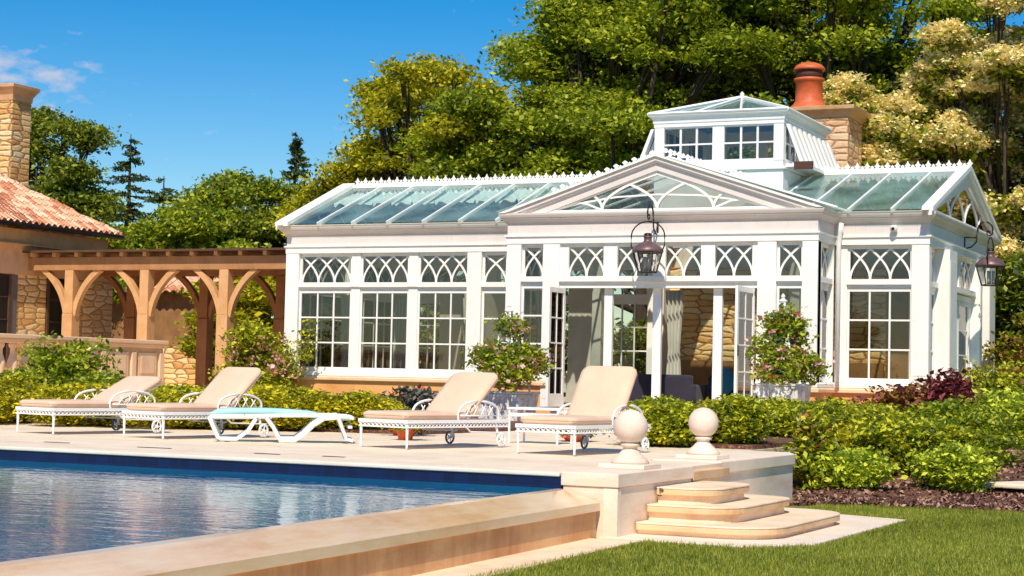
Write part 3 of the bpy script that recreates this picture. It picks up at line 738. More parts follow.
# cupola --------------------------------------------------------
x0, x1, y0, y1 = -15.70, -12.38, 41.6, 45.3
cq = [(x0, y0), (x1, y0), (x1, y1), (x0, y1)]
cup = MB().sweep(cq, [(-.12, 5.2), (0, 5.2), (0, 6.14), (-.12, 6.14)], closed=True).build('cupola', 'white2', cons, bevel=.01)
MB().sweep(cq, [(-.14, 6.142), (.06, 6.142), (.06, 6.20), (-.01, 6.21), (-.01, 6.36), (-.14, 6.36)], closed=True).build('sill', 'white2', cup, bevel=.008)
m = MB()
for fr, a, b, grp in ((((0, y0, 0), (1, 0, 0), (0, -1, 0)), x0, x1, 1), (((0, y1, 0), (1, 0, 0), (0, 1, 0)), x0, x1, 1), (((x1, 0, 0), (0, 1, 0), (1, 0, 0)), y0, y1, 0), (((x0, 0, 0), (0, 1, 0), (-1, 0, 0)), y0, y1, 0)):
    q = MB(fr); W = b - a; e = .0 if grp else .252
    q.box(a + e, a + .25, 6.362, 7.26, -.2, 0).box(b - .25, b - e, 6.362, 7.26, -.2, 0).box((a + b) / 2 - .15, (a + b) / 2 + .15, 6.362, 7.26, -.2, -.012)
    if not grp: q.v = []; q.f = []; q.box((a + b) / 2 - .15, (a + b) / 2 + .15, 6.362, 7.26, -.2, -.012)
    for (c0, c1) in ((a + .25, (a + b) / 2 - .15), ((a + b) / 2 + .15, b - .25)):
        q.box(c0, c1, 6.362, 6.42, -.12, -.03).box(c0, c1, 7.22, 7.26, -.12, -.03).box(c0, c1, 6.80, 6.84, -.10, -.05)
        for k in (1, 2): u = c0 + (c1 - c0) * k / 3; q.box(u - .025, u + .025, 6.42, 7.22, -.105, -.045)
    m.v2 = None
    b0 = len(m.v); m.v += q.v; m.f += [tuple(b0 + i for i in fc) for fc in q.f]
m.build('cupola_window', 'white2', cup)
MB().box(x0 + .25, x1 - .25, y0 + .082, y0 + .088, 6.4, 7.24).box(x0 + .25, x1 - .25, y1 - .088, y1 - .082, 6.4, 7.24).box(x0 + .082, x0 + .088, y0 + .25, y1 - .25, 6.4, 7.24).box(x1 - .088, x1 - .082, y0 + .25, y1 - .25, 6.4, 7.24).build('pane', 'glass', cup)
cpath = [(x0, y0), (x1, y0), (x1, y1), (x0, y1)]
MB().sweep(cpath, [(-.2, 7.262), (.012, 7.262), (.012, 7.34), (.03, 7.36), (.04, 7.44), (.08, 7.50), (.13, 7.53), (.14, 7.57), (-.2, 7.57)], closed=True).build('cupola_cornice', 'white2', cup)
ex = .13; E0 = [(x0 - ex, y0 - ex), (x1 + ex, y0 - ex), (x1 + ex, y1 + ex), (x0 - ex, y1 + ex)]; A = ((x0 + x1) / 2, (y0 + y1) / 2, 8.22)
m = MB(); m.add([(a, b, 7.575) for a, b in E0] + [A], [(0, 1, 4), (1, 2, 4), (2, 3, 4), (3, 0, 4)]); m.build('cupola_roof', 'roofglass', cup)
m = MB()
for i in range(4):
    a, b = E0[i], E0[(i + 1) % 4]
    m.tube([(a[0], a[1], 7.59), (A[0], A[1], A[2] + .02)], .045, 5)
    m.tube([(a[0], a[1], 7.59), (b[0], b[1], 7.59)], .04, 5)
    for k in (.33, .67):
        p = (a[0] + (b[0] - a[0]) * k, a[1] + (b[1] - a[1]) * k, 7.59); kk = .98
        m.tube([p, (p[0] + (A[0] - p[0]) * kk, p[1] + (A[1] - p[1]) * kk, 7.59 + (A[2] - 7.57) * kk)], .032, 5)
m.lathe([(.10, 0), (.11, .04), (.05, .08), (.06, .12), (.01, .18)], (A[0], A[1], A[2] - .02), 10)
m.build('cupola_rib', 'white2', cup)
# slanting ribs down both flanks of the cupola
for s, xx in ((1, x1), (-1, x0)):
    m = MB()
    for k in range(9):
        y = 41.75 + k * .44
        th = .17 if k else .2
        m.add([(xx + s * .04, y - th / 2, 7.24), (xx + s * .04, y + th / 2, 7.24), (xx + s * .40, y - th / 2, 6.28), (xx + s * .40, y + th / 2, 6.28),
               (xx + s * .12, y - th / 2, 7.24), (xx + s * .12, y + th / 2, 7.24), (xx + s * .50, y - th / 2, 6.28), (xx + s * .50, y + th / 2, 6.28)],
              [(0, 1, 3, 2), (4, 6, 7, 5), (0, 4, 5, 1), (2, 3, 7, 6), (0, 2, 6, 4), (1, 5, 7, 3)])
    m.box(xx + (.03 if s > 0 else -.52), xx + (.52 if s > 0 else -.03), 41.7, 45.4, 6.20, 6.28)
    m.build('flank_rib', 'white2', cup)
tag(MB().box(-12.0, -11.55, 41.2, 41.3, 6.08, 6.26).build('vent_box', 'terradark'), 'small rust-brown vent box at the foot of the cupola ribs', 'vent')

# curtains
def curtain(x, y, wdt, z0, z1, n=28):
    m = MB()
    for i in range(n + 1):
        u = i / n
        for z, k in ((z0, 1.0), ((z0 + z1) / 2, .62), (z1, 1.0)):
            m.v.append((x + (u - .5) * wdt * k, y + .06 * math.sin(u * 26), z))
    for i in range(n):
        for j in range(2): a = i * 3 + j; m.f.append((a, a + 3, a + 4, a + 1))
    return m
for i, (x, y, w_, zb, lab) in enumerate(((-23.95, 40.95, .62, .35, 'gathered cream curtain behind the leftmost wing window'), (-22.55, 41.2, .45, .3, 'gathered cream curtain behind the middle wing window'),
        (-21.2, 42.6, .5, .3, 'cream curtain hanging behind the third wing window'), (-15.75, 43.4, .5, .3, 'tied cream curtain inside the open doors'),
        (-17.35, 38.75, .5, .9, 'cream curtain in the narrow window left of the doors'), (-16.66, 37.6, .0, 0, None))):
    if lab: tag(curtain(x, y, w_, zb, 3.05 if i != 3 else 3.3).build('curtain', 'curtain', smooth=True), lab, 'curtain', 'curtains inside the conservatory')
# sofas
def sofa(x, y, L, rz, label, pill=True):
    t = thing('sofa', (x, y, .3), label, 'sofa', 'navy sofas inside the conservatory', 0)
    MB().box(x - L / 2, x + L / 2, y - .42, y + .40, .38, .66).build('seat', 'sofa', t, bevel=.05)
    MB().box(x - L / 2, x + L / 2, y - .60, y - .43, .38, 1.12).build('backrest', 'sofa', t, bevel=.06)
    for s in (-1, 1): MB().box(x + s * L / 2 - .1, x + s * L / 2 + .1, y - .6, y + .42, .38, .90).build('armrest', 'sofa', t, bevel=.05)
    for sx in (-1, 1):
        for sy in (-.5, .35): MB().box(x + sx * (L / 2 - .1) - .03, x + sx * (L / 2 - .1) + .03, y + sy - .03, y + sy + .03, .3, .38).build('leg', 'iron', t)
sofa(-15.2, 40.3, 2.5, 0, 'long navy sofa seen through the middle of the open doorway')
sofa(-13.25, 41.0, 1.1, 0, 'short navy armchair sofa seen at the right of the doorway')
def pillow(x, y, z, w, label, rot=.25):
    m = MB(); n = 8
    for k in (-1, 1):
        for i in range(n + 1):
            for j in range(n + 1):
                u, v = i / n * 2 - 1, j / n * 2 - 1; b = max(0, (1 - u ** 4) * (1 - v ** 4)) ** .5 * .09
                m.v.append((x + u * w / 2 * math.cos(rot) - v * w / 2 * math.sin(rot), y + k * b, z + u * w / 2 * math.sin(rot) + v * w / 2 * math.cos(rot)))
    q = (n + 1) ** 2
    for k in (0, 1):
        for i in range(n):
            for j in range(n): a = k * q + i * (n + 1) + j; m.f.append((a, a + 1, a + n + 2, a + n + 1))
    tag(m.build('pillow', 'teal', smooth=True), label, 'pillow', 'teal pillows on the navy sofas')
pillow(-13.3, 40.28, .98, .5, 'teal pillow standing at the right of the doorway', .75)
pillow(-16.05, 40.1, .98, .4, 'teal pillow beside the left open door', .3)

# chimney behind the conservatory
ch = thing('stone_chimney', (-13, 47.9, 0), 'block stone chimney with terracotta pot behind the white cupola', 'chimney')
MB().box(-13.95, -12.3, 47.36, 48.9, -.3, 8.22).build('stack', 'brickstone', ch, bevel=.03)
MB().sweep([(-13.95, 47.36), (-12.3, 47.36), (-12.3, 48.9), (-13.95, 48.9)], [(-.77, 8.22), (.02, 8.22), (.05, 8.28), (.12, 8.36), (.20, 8.42), (.22, 8.52), (-.77, 8.56)], closed=True).build('cap', 'stonecap', ch, bevel=.01)
px_ = -13.62; po = MB().lathe([(.56, 0), (.54, .08), (.44, .17), (.385, .26), (.37, .80), (.42, .82), (.42, .89), (.35, .91)], (px_, 48.15, 8.55), 28).build('chimney_pot', 'terracotta', ch, smooth=True)
MB().lathe([(.37, .88), (.37, 1.13)], (px_, 48.15, 8.55), 28).build('vent_ring', 'terradark', po, smooth=True)
MB().lathe([(.44, 1.12), (.44, 1.17), (.36, 1.27), (.18, 1.34), (.02, 1.36)], (px_, 48.15, 8.55), 28).build('hood', 'terracotta', po, smooth=True)

# wall lanterns
def wall_lantern(base, out, label, drop=1.0):
    """base: point on the wall; out: unit vector out of the wall"""
    b = Vector(base); o = Vector(out); t = thing('wall_lantern', base, label, 'lantern', 'copper wall lanterns on the conservatory')
    up = Vector((0, 0, 1)); hk = b + o * .62
    m = MB(); m.tube([b + up * -.16, b + up * .16], .022, 8)
    m.tube([b + up * .14, b + o * .26 + up * .12, b + o * .32 + up * .30], .016, 8)
    m.tube([b - up * .14, b + o * .16 - up * .10, b + o * .28 + up * .02, b + o * .31 + up * .3], .018, 8)
    arc = [b + o * (.31 + .18 - .18 * math.cos(a)) + up * (.30 + .20 * math.sin(a)) for a in [math.pi * k / 10 for k in range(11)]]
    m.tube(arc, .02, 8)
    curl = [b + o * (.58 + .09 * math.cos(a) * (1 - k / 14)) + up * (.24 + .09 * math.sin(a) * (1 - k / 14)) for k, a in enumerate([0.6 - 2 * math.pi * k / 9 for k in range(11)])]
    m.tube([arc[-1]] + curl, .016, 8)
    m.build('bracket', 'iron', t, smooth=True)
    c = b + o * .62; zt = b.z + .12
    m = MB()
    side = Vector((-o.y, o.x, 0))
    for s in (-1, 1):
        P = [c + up * .12] + [c + side * s * (.40 * math.sin(a)) + up * (.12 - .34 * (1 - math.cos(a))) for a in [math.pi / 2 * k / 7 for k in range(1, 8)]] + [c + side * s * .40 + up * -.42, c + side * s * .34 - up * .56]
        m.tube(P, .016, 7)
    m.build('hoop', 'iron', t, smooth=True)
    z0 = b.z - .58
    MB().lathe([(.345, 0), (.36, .02), (.35, .06), (.30, .13), (.20, .20), (.11, .24), (.09, .26), (.09, .33), (.10, .34), (.10, .37)], (c.x, c.y, z0), 24).build('hood', 'copper', t, smooth=True)
    MB().lathe([(.075, .34), (.09, .36), (.09, .42), (.05, .44)], (c.x, c.y, z0), 16).build('vent_cap', 'iron', t, smooth=True)
    m = MB(); rt, rb, h = .33, .21, .44; n = 6
    for k in range(n):
        a = 2 * math.pi * k / n + .2; a2 = 2 * math.pi * (k + 1) / n + .2
        T = (c.x + rt * math.cos(a), c.y + rt * math.sin(a), z0); T2 = (c.x + rt * math.cos(a2), c.y + rt * math.sin(a2), z0)
        B = (c.x + rb * math.cos(a), c.y + rb * math.sin(a), z0 - h); B2 = (c.x + rb * math.cos(a2), c.y + rb * math.sin(a2), z0 - h)
        m.tube([T, B], .013, 6).tube([T, T2], .016, 6).tube([B, B2], .016, 6)
    m.lathe([(.20, -.02), (.20, .0), (.10, .01)], (c.x, c.y, z0 - h), 6); m.build('frame', 'iron', t)
    m = MB()
    for k in range(n):
        a = 2 * math.pi * k / n + .2; a2 = 2 * math.pi * (k + 1) / n + .2
        m.add([(c.x + (rt - .01) * math.cos(a), c.y + (rt - .01) * math.sin(a), z0), (c.x + (rt - .01) * math.cos(a2), c.y + (rt - .01) * math.sin(a2), z0),
               (c.x + (rb - .01) * math.cos(a2), c.y + (rb - .01) * math.sin(a2), z0 - h), (c.x + (rb - .01) * math.cos(a), c.y + (rb - .01) * math.sin(a), z0 - h)], [(0, 1, 2, 3)])
    m.build('pane', 'lanternglass', t)
    m = MB()
    for q in range(3):
        a = q * 2.1; m.tube([(c.x + .07 * math.cos(a), c.y + .07 * math.sin(a), z0 - h + .02), (c.x + .07 * math.cos(a), c.y + .07 * math.sin(a), z0 - .1)], .035, 10)
    m.build('candle', 'plastic', t, smooth=True)
wall_lantern((-14.28, CN - .0, 4.42), (0, -1, 0), 'copper lantern hanging from scrolled iron bracket over the open doors')
wall_lantern((XR + .0, 43.5, 4.45), (1, 0, 0), 'copper lantern on the shaded right end wall under the gable')
cmr = thing('security_camera', (-9.18, 39.4, 4.4), 'small white security camera on the frieze of the right wing', 'camera')
MB().lathe([(.06, 0), (.085, .02), (.085, .1), (.07, .13)], (-9.18, 39.44, 4.40), 16).build('housing', 'plastic', cmr, smooth=True)
MB().tube([(-9.18, 39.37, 4.46), (-9.18, 39.34, 4.455)], .035, 14).build('lens', 'dark', cmr)
MB().box(-9.24, -9.12, 39.5, 39.56, 4.40, 4.54).build('mount', 'plastic', cmr)

# ------------------------------------------------------------------ pergola
pg = thing('pergola', (-30.5, 42.6, .3), 'oak pergola with curved braces between the stone house and conservatory', 'pergola')
XA, XB = -34.96, -25.70; YF, YR = 41.3, 44.2
for Y, nm in ((YF, 'front'), (YR, 'rear')):
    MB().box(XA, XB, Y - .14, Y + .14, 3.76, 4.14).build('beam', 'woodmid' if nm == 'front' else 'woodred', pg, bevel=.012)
for x in np.arange(-34.7, -25.8, .80):
    MB().box(x - .06, x + .06, YF - .30, YR + .3, 4.142, 4.26).build('joist', 'wood', pg)
MB().box(XA, XB, YF - .42, YR + .4, 4.262, 4.32).build('roof_board', 'wooddark', pg)
posts = [-33.45, -30.8, -28.12, -26.05]
def arcbrace(m, x, s, Y, th=.155):
    A_, K_, B_ = (.14, 2.45), (.26, 3.30), (1.02, 3.80); pts = []
    for k in range(11):
        t_ = k / 10; pts.append((x + s * (A_[0] * (1 - t_) ** 2 + 2 * K_[0] * t_ * (1 - t_) + B_[0] * t_ ** 2), A_[1] * (1 - t_) ** 2 + 2 * K_[1] * t_ * (1 - t_) + B_[1] * t_ ** 2))
    O = MB(((0, Y, 0), (1, 0, 0), (0, -1, 0)))
    O.strip(pts, th, -.085, .085); b0 = len(m.v); m.v += O.v; m.f += [tuple(b0 + i for i in fc) for fc in O.f]
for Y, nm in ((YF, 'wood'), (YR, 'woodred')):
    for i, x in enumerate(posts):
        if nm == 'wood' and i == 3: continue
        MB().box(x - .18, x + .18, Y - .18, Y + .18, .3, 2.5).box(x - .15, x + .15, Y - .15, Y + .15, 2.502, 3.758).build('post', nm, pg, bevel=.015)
        for s in (-1, 1):
            if (i == 3 and s == 1): continue
            m = MB(); arcbrace(m, x, s, Y); m.build('brace', nm, pg)

# ------------------------------------------------------------------ stone house at the left
hs = thing('stone_house', (-38, 41, .3), 'ochre stone house with clay tile roof at the left edge', 'house')
HX = -35.0
m = MB().box(-46, HX, 30.5, 45.1, .3, 4.45); m.build('wall', 'rubble', hs)
MB().box(HX, HX + .05, 40.75, 45.12, 3.62, 4.46).box(HX, HX + .05, 34, 40.75, 3.62, 4.46).build('plaster_band', 'stonecap', hs)
MB().box(HX, HX + .06, 43.0, 45.12, .3, 3.615).build('pilaster', 'brickstone', hs, bevel=.01)
for a, b in ((38.6, 40.45), (42.05, 42.9)):
    w_ = MB().box(HX - .02, HX + .03, a, b, 1.05, 3.6).build('window', 'dark', hs)
    q = MB().box(HX + .03, HX + .07, a, a + .09, 1.05, 3.6).box(HX + .03, HX + .07, b - .09, b, 1.05, 3.6)
    for z in (1.7, 2.3, 2.95): q.box(HX + .032, HX + .055, a + .09, b - .09, z - .015, z + .015)
    q.build('frame', 'wooddark', w_)
MB().box(HX, HX + .03, 40.45, 40.76, .3, 3.6).build('stone_reveal', 'rubber', hs)
# eaves
ev = 44.95; EX = -34.55
MB().box(-46, EX - .18, 30, ev - .15, 4.46, 4.50).box(EX - .5, EX - .3, 30, ev - .25, 4.50, 4.93).build('eave_beam', 'wood', hs)
MB().tube([(EX + .02, 30, 5.02), (EX + .02, ev + .05, 5.02)], .07, 8).build('gutter', 'iron', hs, smooth=True)
sl = .62
def tile_roof(name, parent, ex, y0, y1, z0, run, s, sgn=-1, hip=True, per=.27):
    """barrel tiles on a slope rising away from x=ex; hip at y1"""
    m = MB(); nu = 16; ny = int((y1 - y0) / per * 8)
    rows = int(run / .36); V = {}
    for j in range(rows + 1):
        for half in (0, 1):
            if j == rows and half: continue
            r = min(run, (j + (.98 if half else 0)) * .36)
            for i in range(ny + 1):
                y = y0 + (y1 - y0) * i / ny
                ym = y1 - r if hip else y1
                yy = min(y, ym)
                ph = (yy / per) % 1.0
                hz = .075 * math.sqrt(max(0, 1 - ((ph - .5) / .34) ** 2)) if abs(ph - .5) < .34 else 0.
                z = z0 + r * s + hz + (.03 if not half else 0)
                V[(j, half, i)] = len(m.v); m.v.append((ex + sgn * r, yy, z))
    seq = [(j, h) for j in range(rows + 1) for h in (0, 1) if not (j == rows and h)]
    for a, b in zip(seq[:-1], seq[1:]):
        for i in range(ny): m.f.append((V[(*a, i)], V[(*a, i + 1)], V[(*b, i + 1)], V[(*b, i)]))
    return m.build(name, 'rooftile', parent, recalc=False)
tile_roof('roof', hs, EX + .06, 29, ev + .12, 5.06, 7.0, sl)
m = MB(); m.add([(EX - .0, ev + .1, 5.05), (-50, ev + .1, 5.05), (-50, ev - 6.9, 5.05 + 7 * sl), (EX - 7, ev - 6.9, 5.05 + 7 * sl)], [(0, 1, 2, 3)]); m.build('roof_side', 'rooftile', hs)
cs = MB().box(-39.8, -37.62, 43.3, 44.2, 4.7, 9.22).build('chimney', 'rubble', hs, bevel=.03)
MB().sweep([(-39.8, 43.3), (-37.62, 43.3), (-37.62, 44.2), (-39.8, 44.2)], [(-.4, 9.22), (.01, 9.22), (.03, 9.40), (.10, 9.52), (.17, 9.62), (.18, 9.72), (-.4, 9.78)], closed=True).build('chimney_cap', 'stonecap', cs, bevel=.01)
# garden building behind the pergola
gb = thing('garden_wall', (-37, 50.5, .3), 'rubble garden wall with clay tile coping behind the pergola', 'wall')
MB().box(-46, -34.2, 50.0, 50.5, .3, 1.75).build('wall_base', 'rubble', gb)
MB().box(-46, -34.25, 50.04, 50.46, 1.752, 3.55).build('wall_panel', 'orange', gb)
m = MB(); n = 150
for i in range(n + 1):
    x = -46 + 12.1 * i / n; ph = (x / .3) % 1; hz = .09 * math.sqrt(max(0, 1 - ((ph - .5) / .36) ** 2)) if abs(ph - .5) < .36 else 0
    m.v += [(x, 49.55, 3.55 + hz), (x, 50.9, 4.25 + hz)]
for i in range(n): m.f.append((2 * i, 2 * i + 2, 2 * i + 3, 2 * i + 1))
m.build('tile_coping', 'rooftile', gb)

# balustrade in front of the terrace
bl = thing('stone_balustrade', (-28, 35, .0), 'carved sandstone balustrade with turned balusters in front of the pergola', 'balustrade')
BX = -27.6
MB().box(BX - .24, BX + .24, 28, 37.7, 1.60, 1.70).box(BX - .17, BX + .17, 28, 37.62, 1.50, 1.598).build('rail', 'ledge', bl, bevel=.02)
MB().box(BX - .2, BX + .2, 28, 37.65, -.3, .70).build('plinth', 'stonecap', bl, bevel=.02)
MB().box(BX - .13, BX + .13, 33.6, 37.6, .702, 1.498).build('panel_wall', 'stonecap', bl)
for a_, b_ in ((33.85, 34.95), (35.35, 36.15), (36.55, 37.3)): MB().box(BX + .13, BX + .16, a_, b_, .78, 1.38).box(BX + .16, BX + .175, a_ + .1, b_ - .1, .86, 1.30).build('panel', 'ledge', bl, bevel=.01)
for y in (33.65, 35.15, 36.35, 37.5):
    m = MB().box(BX - .16, BX + .19, y - .09, y + .09, .72, 1.38); m.lathe([(.09, 1.38), (.06, 1.46), (.02, 1.49)], (BX + .08, y, 0), 10); m.build('pilaster', 'ledge', bl, bevel=.015)
for y in np.arange(28.3, 33.4, .42):
    MB().lathe([(.11, .705), (.11, .76), (.06, .80), (.13, .98), (.12, 1.08), (.06, 1.25), (.055, 1.36), (.10, 1.43), (.10, 1.498)], (BX, y, 0), 14).build('baluster', 'ledge', bl, smooth=True)

# ------------------------------------------------------------------ chaise loungers
def chaise(x, y, head_deg, theta, label, W=.90, Ls=1.30, Lb=.88):
    """x,y: near right foot corner; local +x = along length (foot->head), +y = to the left across"""
    t = thing('chaise_lounge', (0, 0, 0), label, 'sun lounger', 'white metal chaise lounges with peach cushions')
    th = R(theta); Ltot = 2.12; c_, s_ = math.cos(th), math.sin(th)
    zr = .33
    m = MB()
    # perimeter rail
    m.box(0, Ltot, 0, .03, zr, zr + .045).box(0, Ltot, W - .03, W, zr, zr + .045).box(0, .03, .03, W - .03, zr, zr + .045).box(Ltot - .03, Ltot, .03, W - .03, zr, zr + .045)
    for k in range(1, 9): m.box(k * .235 - .012, k * .235 + .012, .03, W - .03, zr + .012, zr + .032)
    # lower rail under the head end
    for yy in (.015, W - .015): m.tube([(1.15, yy, zr - .01), (1.3, yy, zr - .12), (Ltot - .1, yy, zr - .14)], .011, 6)
    m.build('frame', 'white2', t)
    # lattice apron
    m = MB(); z0, z1 = zr - .055, zr - .002
    def lat(a, b, fn):
        n = max(2, int((b - a) / .07))
        for k in range(n):
            u0 = a + (b - a) * k / n; u1 = a + (b - a) * (k + 1) / n
            m.tube([fn(u0, z0), fn(u1, z1)], .006, 4, False).tube([fn(u0, z1), fn(u1, z0)], .006, 4, False)
        m.tube([fn(a, z0), fn(b, z0)], .008, 5)
    lat(0, Ltot, lambda u, z: (u, .012, z)); lat(0, Ltot, lambda u, z: (u, W - .012, z)); lat(0, W, lambda u, z: (.012, u, z))
    m.build('lattice_apron', 'white2', t)
    for yy in (.03, W - .03):
        MB().tube([(.03, yy, 0), (.03, yy, .02), (.03, yy, .2), (.03, yy, zr)], [.022, .014, .019, .021], 8).build('leg', 'white2', t, smooth=True)
        MB().tube([(1.92, yy, .09), (1.90, yy, .2), (1.86, yy, zr)], .018, 8).build('leg', 'white2', t, smooth=True)
        # wheels
        yo = yy + (-.055 if yy < .1 else .055); m = MB()
        n = 18; ring = [(1.92 + .085 * math.cos(2 * math.pi * k / n), yo, .095 + .085 * math.sin(2 * math.pi * k / n)) for k in range(n + 1)]
        m.tube(ring, .015, 7, False); wh = m.build('wheel', 'white2' if yy < .1 else 'rubber', t, smooth=True)
        m = MB()
        for k in range(5):
            a = 2 * math.pi * k / 5; m.tube([(1.92, yo, .095), (1.92 + .08 * math.cos(a), yo, .095 + .08 * math.sin(a))], .008, 5)
        m.tube([(1.92, yo - .03, .095), (1.92, yo + .03, .095)], .02, 8); m.build('spoke', 'white2', wh)
        # arched armrest with lattice
        m = MB(); a0, a1, hA = 1.06, 1.92, .30
        arc = [(a0, yy, zr + .02), (a0 - .015, yy, zr + .12)] + [((a0 + a1) / 2 - (a1 - a0) / 2 * math.cos(q), yy, zr + .10 + (hA - .10) * math.sin(q) ** .7) for q in [math.pi * k / 14 for k in range(1, 14)]] + [(a1, yy, zr + .05), (a1 + .0, yy, zr)]
        m.tube(arc, .017, 8)
        m.tube([(a0 + .03, yy, zr + .10), (a1 - .02, yy, zr + .10)], .010, 6)
        for k in range(4):
            u = a0 + .15 + k * .16
            m.tube([(u, yy, zr + .10), (u + .10, yy, zr + .25 - .02 * abs(k - 1.5))], .009, 5).tube([(u + .13, yy, zr + .10), (u + .02, yy, zr + .26 - .02 * abs(k - 1.5))], .009, 5)
        m.build('armrest', 'white2', t, smooth=True)
    # cushions: rounded slabs
    def cushion(name, L, th_, tr, Wc=W - .06):
        m = MB(); nx, ny = 30, 12; r = .045; r2 = .11
        def pt(i, j, top):
            u = i / nx; u = .5 - .5 * math.cos(math.pi * u); v = j / ny; x = u * L; e0 = min(x, L - x); ins_ = r2 - math.sqrt(max(0, r2 * r2 - (r2 - e0) ** 2)) if e0 < r2 else 0; yv = .03 + ins_ + v * (Wc - 2 * ins_)
            e = min(1, min(u, 1 - u) * L / r) if L else 1; e2 = min(1, min(v, 1 - v) * Wc / r)
            k = math.sqrt(max(0, 1 - (1 - e) ** 2)) * math.sqrt(max(0, 1 - (1 - e2) ** 2))
            puff = .012 * math.sin(math.pi * u) * math.sin(math.pi * v)
            z = (th_ / 2) + (1 if top else -1) * (th_ / 2) * (.55 + .45 * k) + (puff if top else 0)
            ins = .012 * (1 - k)
            return tr(x, yv, z)
        for top in (0, 1):
            for i in range(nx + 1):
                for j in range(ny + 1): m.v.append(pt(i, j, top))
        q = (nx + 1) * (ny + 1)
        for i in range(nx):
            for j in range(ny):
                a = i * (ny + 1) + j; m.f.append((a, a + 1, a + ny + 2, a + ny + 1)); a += q; m.f.append((a, a + ny + 1, a + ny + 2, a + 1))
        for i in range(nx):
            for j in (0, ny): a = i * (ny + 1) + j; b = a + ny + 1; m.f.append((a, b, b + q, a + q))
        for j in range(ny):
            for i in (0, nx): a = i * (ny + 1) + j; b = a + 1; m.f.append((a, b, b + q, a + q))
        o = m.build(name, 'cushion', t, smooth=True, bevel=.0)
        # seam
        p = MB(); mid = th_ / 2
        q_ = .09; p.tube([tr(q_, .028, mid), tr(L - q_, .028, mid), tr(L - .03, .06, mid), tr(L, .03 + q_, mid), tr(L, .03 + Wc - q_, mid), tr(L - .03, Wc, mid), tr(L - q_, .032 + Wc, mid), tr(q_, .032 + Wc, mid), tr(.03, Wc, mid), tr(0, .03 + Wc - q_, mid), tr(0, .03 + q_, mid), tr(.03, .06, mid), tr(q_, .028, mid)], .005, 5); p.build('piping', 'piping', o)
        return o
    cushion('seat_cushion', Ls, .10, lambda a, b, c: (a + .0, b, zr + .05 + c))
    hx = Ls - .01
    cushion('back_cushion', Lb, .10, lambda a, b, c: (hx + a * c_ - c * s_ + .04 * s_, b, zr + .05 + a * s_ + c * c_))
    m = MB()
    for yy in (.08, W - .08): m.tube([(hx, yy, zr + .03), (hx + Lb * .97 * c_ + .02, yy, zr + .03 + Lb * .97 * s_)], .012, 6)
    for k in range(1, 6):
        a = Lb * k / 6; m.tube([(hx + a * c_ + .01, .08, zr + .03 + a * s_), (hx + a * c_ + .01, W - .08, zr + .03 + a * s_)], .008, 5)
    a = Lb * .6; m.tube([(hx + a * c_, W / 2, zr + .02 + a * s_), (min(hx + a * c_ + .12, Ltot - .05), W / 2, zr)], .010, 6)
    m.build('backrest_frame', 'white2', t)
    h = R(head_deg)
    t.location = (x, y, .012); t.rotation_euler.z = math.pi / 2 - h
    return t
chaise(-17.0, 20.68, 13, 27, 'leftmost peach chaise lounge with its back set lowest')
chaise(-15.08, 20.7, 13, 42, 'second peach chaise from the left, beside the aqua lounger')
chaise(-11.25, 20.81, 14, 42, 'peach chaise lounge between the aqua lounger and the rightmost chaise')
chaise(-8.92, 21.0, 6, 56, 'rightmost peach chaise with upright back behind the nearer stone ball', .90)

# aqua plastic lounger
al = thing('plastic_lounger', (0, 0, 0), 'low white plastic lounger with aqua sling lying flat', 'sun lounger')
def sl_z(u): return .34 + (.03 * math.sin(u * 2.2))
Wl = .62
m = MB(); n = 20
for i in range(n + 1):
    u = .03 + 1.95 * i / n
    up_ = .055 * min(1, (1.62 - u) * 6, u * 8) if u < 1.62 else 0
    for v in (-.03, .5, 1.03): m.v.append((u, v * Wl, sl_z(u) + .035 + max(0, up_)))
    for v in (-.03, .5, 1.03): m.v.append((u, v * Wl, sl_z(u) + .0))
for i in range(n):
    for k in (0, 1): a = i * 6 + k; m.f.append((a, a + 6, a + 7, a + 1)); a += 3; m.f.append((a, a + 1, a + 7, a + 6))
    a = i * 6; m.f.append((a, a + 3, a + 9, a + 6)); m.f.append((a + 2, a + 8, a + 11, a + 5))
m.build('sling', 'sling', al, smooth=True)
for v in (0, Wl):
    fr = ((0, v, 0), (1, 0, 0), (0, -1, 0)); m = MB(fr); w0, w1 = -.03, .03
    m.strip([(0, .30), (.04, .335), (.5, .345), (1.0, .365), (1.5, .375), (1.95, .36), (2.02, .34)], .055, w0, w1)
    m.build('side_rail', 'plastic', al, bevel=.012)
    for pts, th_ in (([(.02, .31), (.07, .2), (.14, .05), (.17, .03), (.40, .03), (.55, .14), (.66, .32)], .055), ([(.80, .33), (.90, .2), (.98, .06), (1.0, .03), (1.02, .02)], .055),
                     ([(.98, .03), (1.20, .035), (1.32, .12), (1.45, .25), (1.60, .345), (1.8, .365)], .085), ([(1.80, .35), (1.86, .2), (1.92, .05), (2.02, .03)], .05)):
        MB(fr).strip(pts, th_, w0 - .001, w1 + .001).build('leg', 'plastic', al, bevel=.01)
m = MB()
for u in (.25, 1.1, 1.97): m.box(u - .03, u + .03, .03, Wl - .03, .015 if u < 1.9 else .2, .05 if u < 1.9 else .24)
m.build('cross_bar', 'plastic', al)
al.location = (-14.36, 20.75, .012); al.rotation_euler.z = math.atan2(.537, .843)

# side table
stt = thing('side_table', (-11.05, 24.6, .0), 'small white metal side table behind the rightmost chaise', 'table')
MB().box(-11.45, -10.6, 24.3, 24.9, .50, .535).build('table_top', 'white2', stt, bevel=.008)
for sx in (-11.42, -10.63):
    for sy in (24.33, 24.87): MB().tube([(sx, sy, 0), (sx, sy, .5)], .018, 8).build('leg', 'white2', stt)
for ya in (24.32, 24.86): MB().box(-11.42, -10.63, ya, ya + .02, .40, .45).build('apron', 'white2', stt)
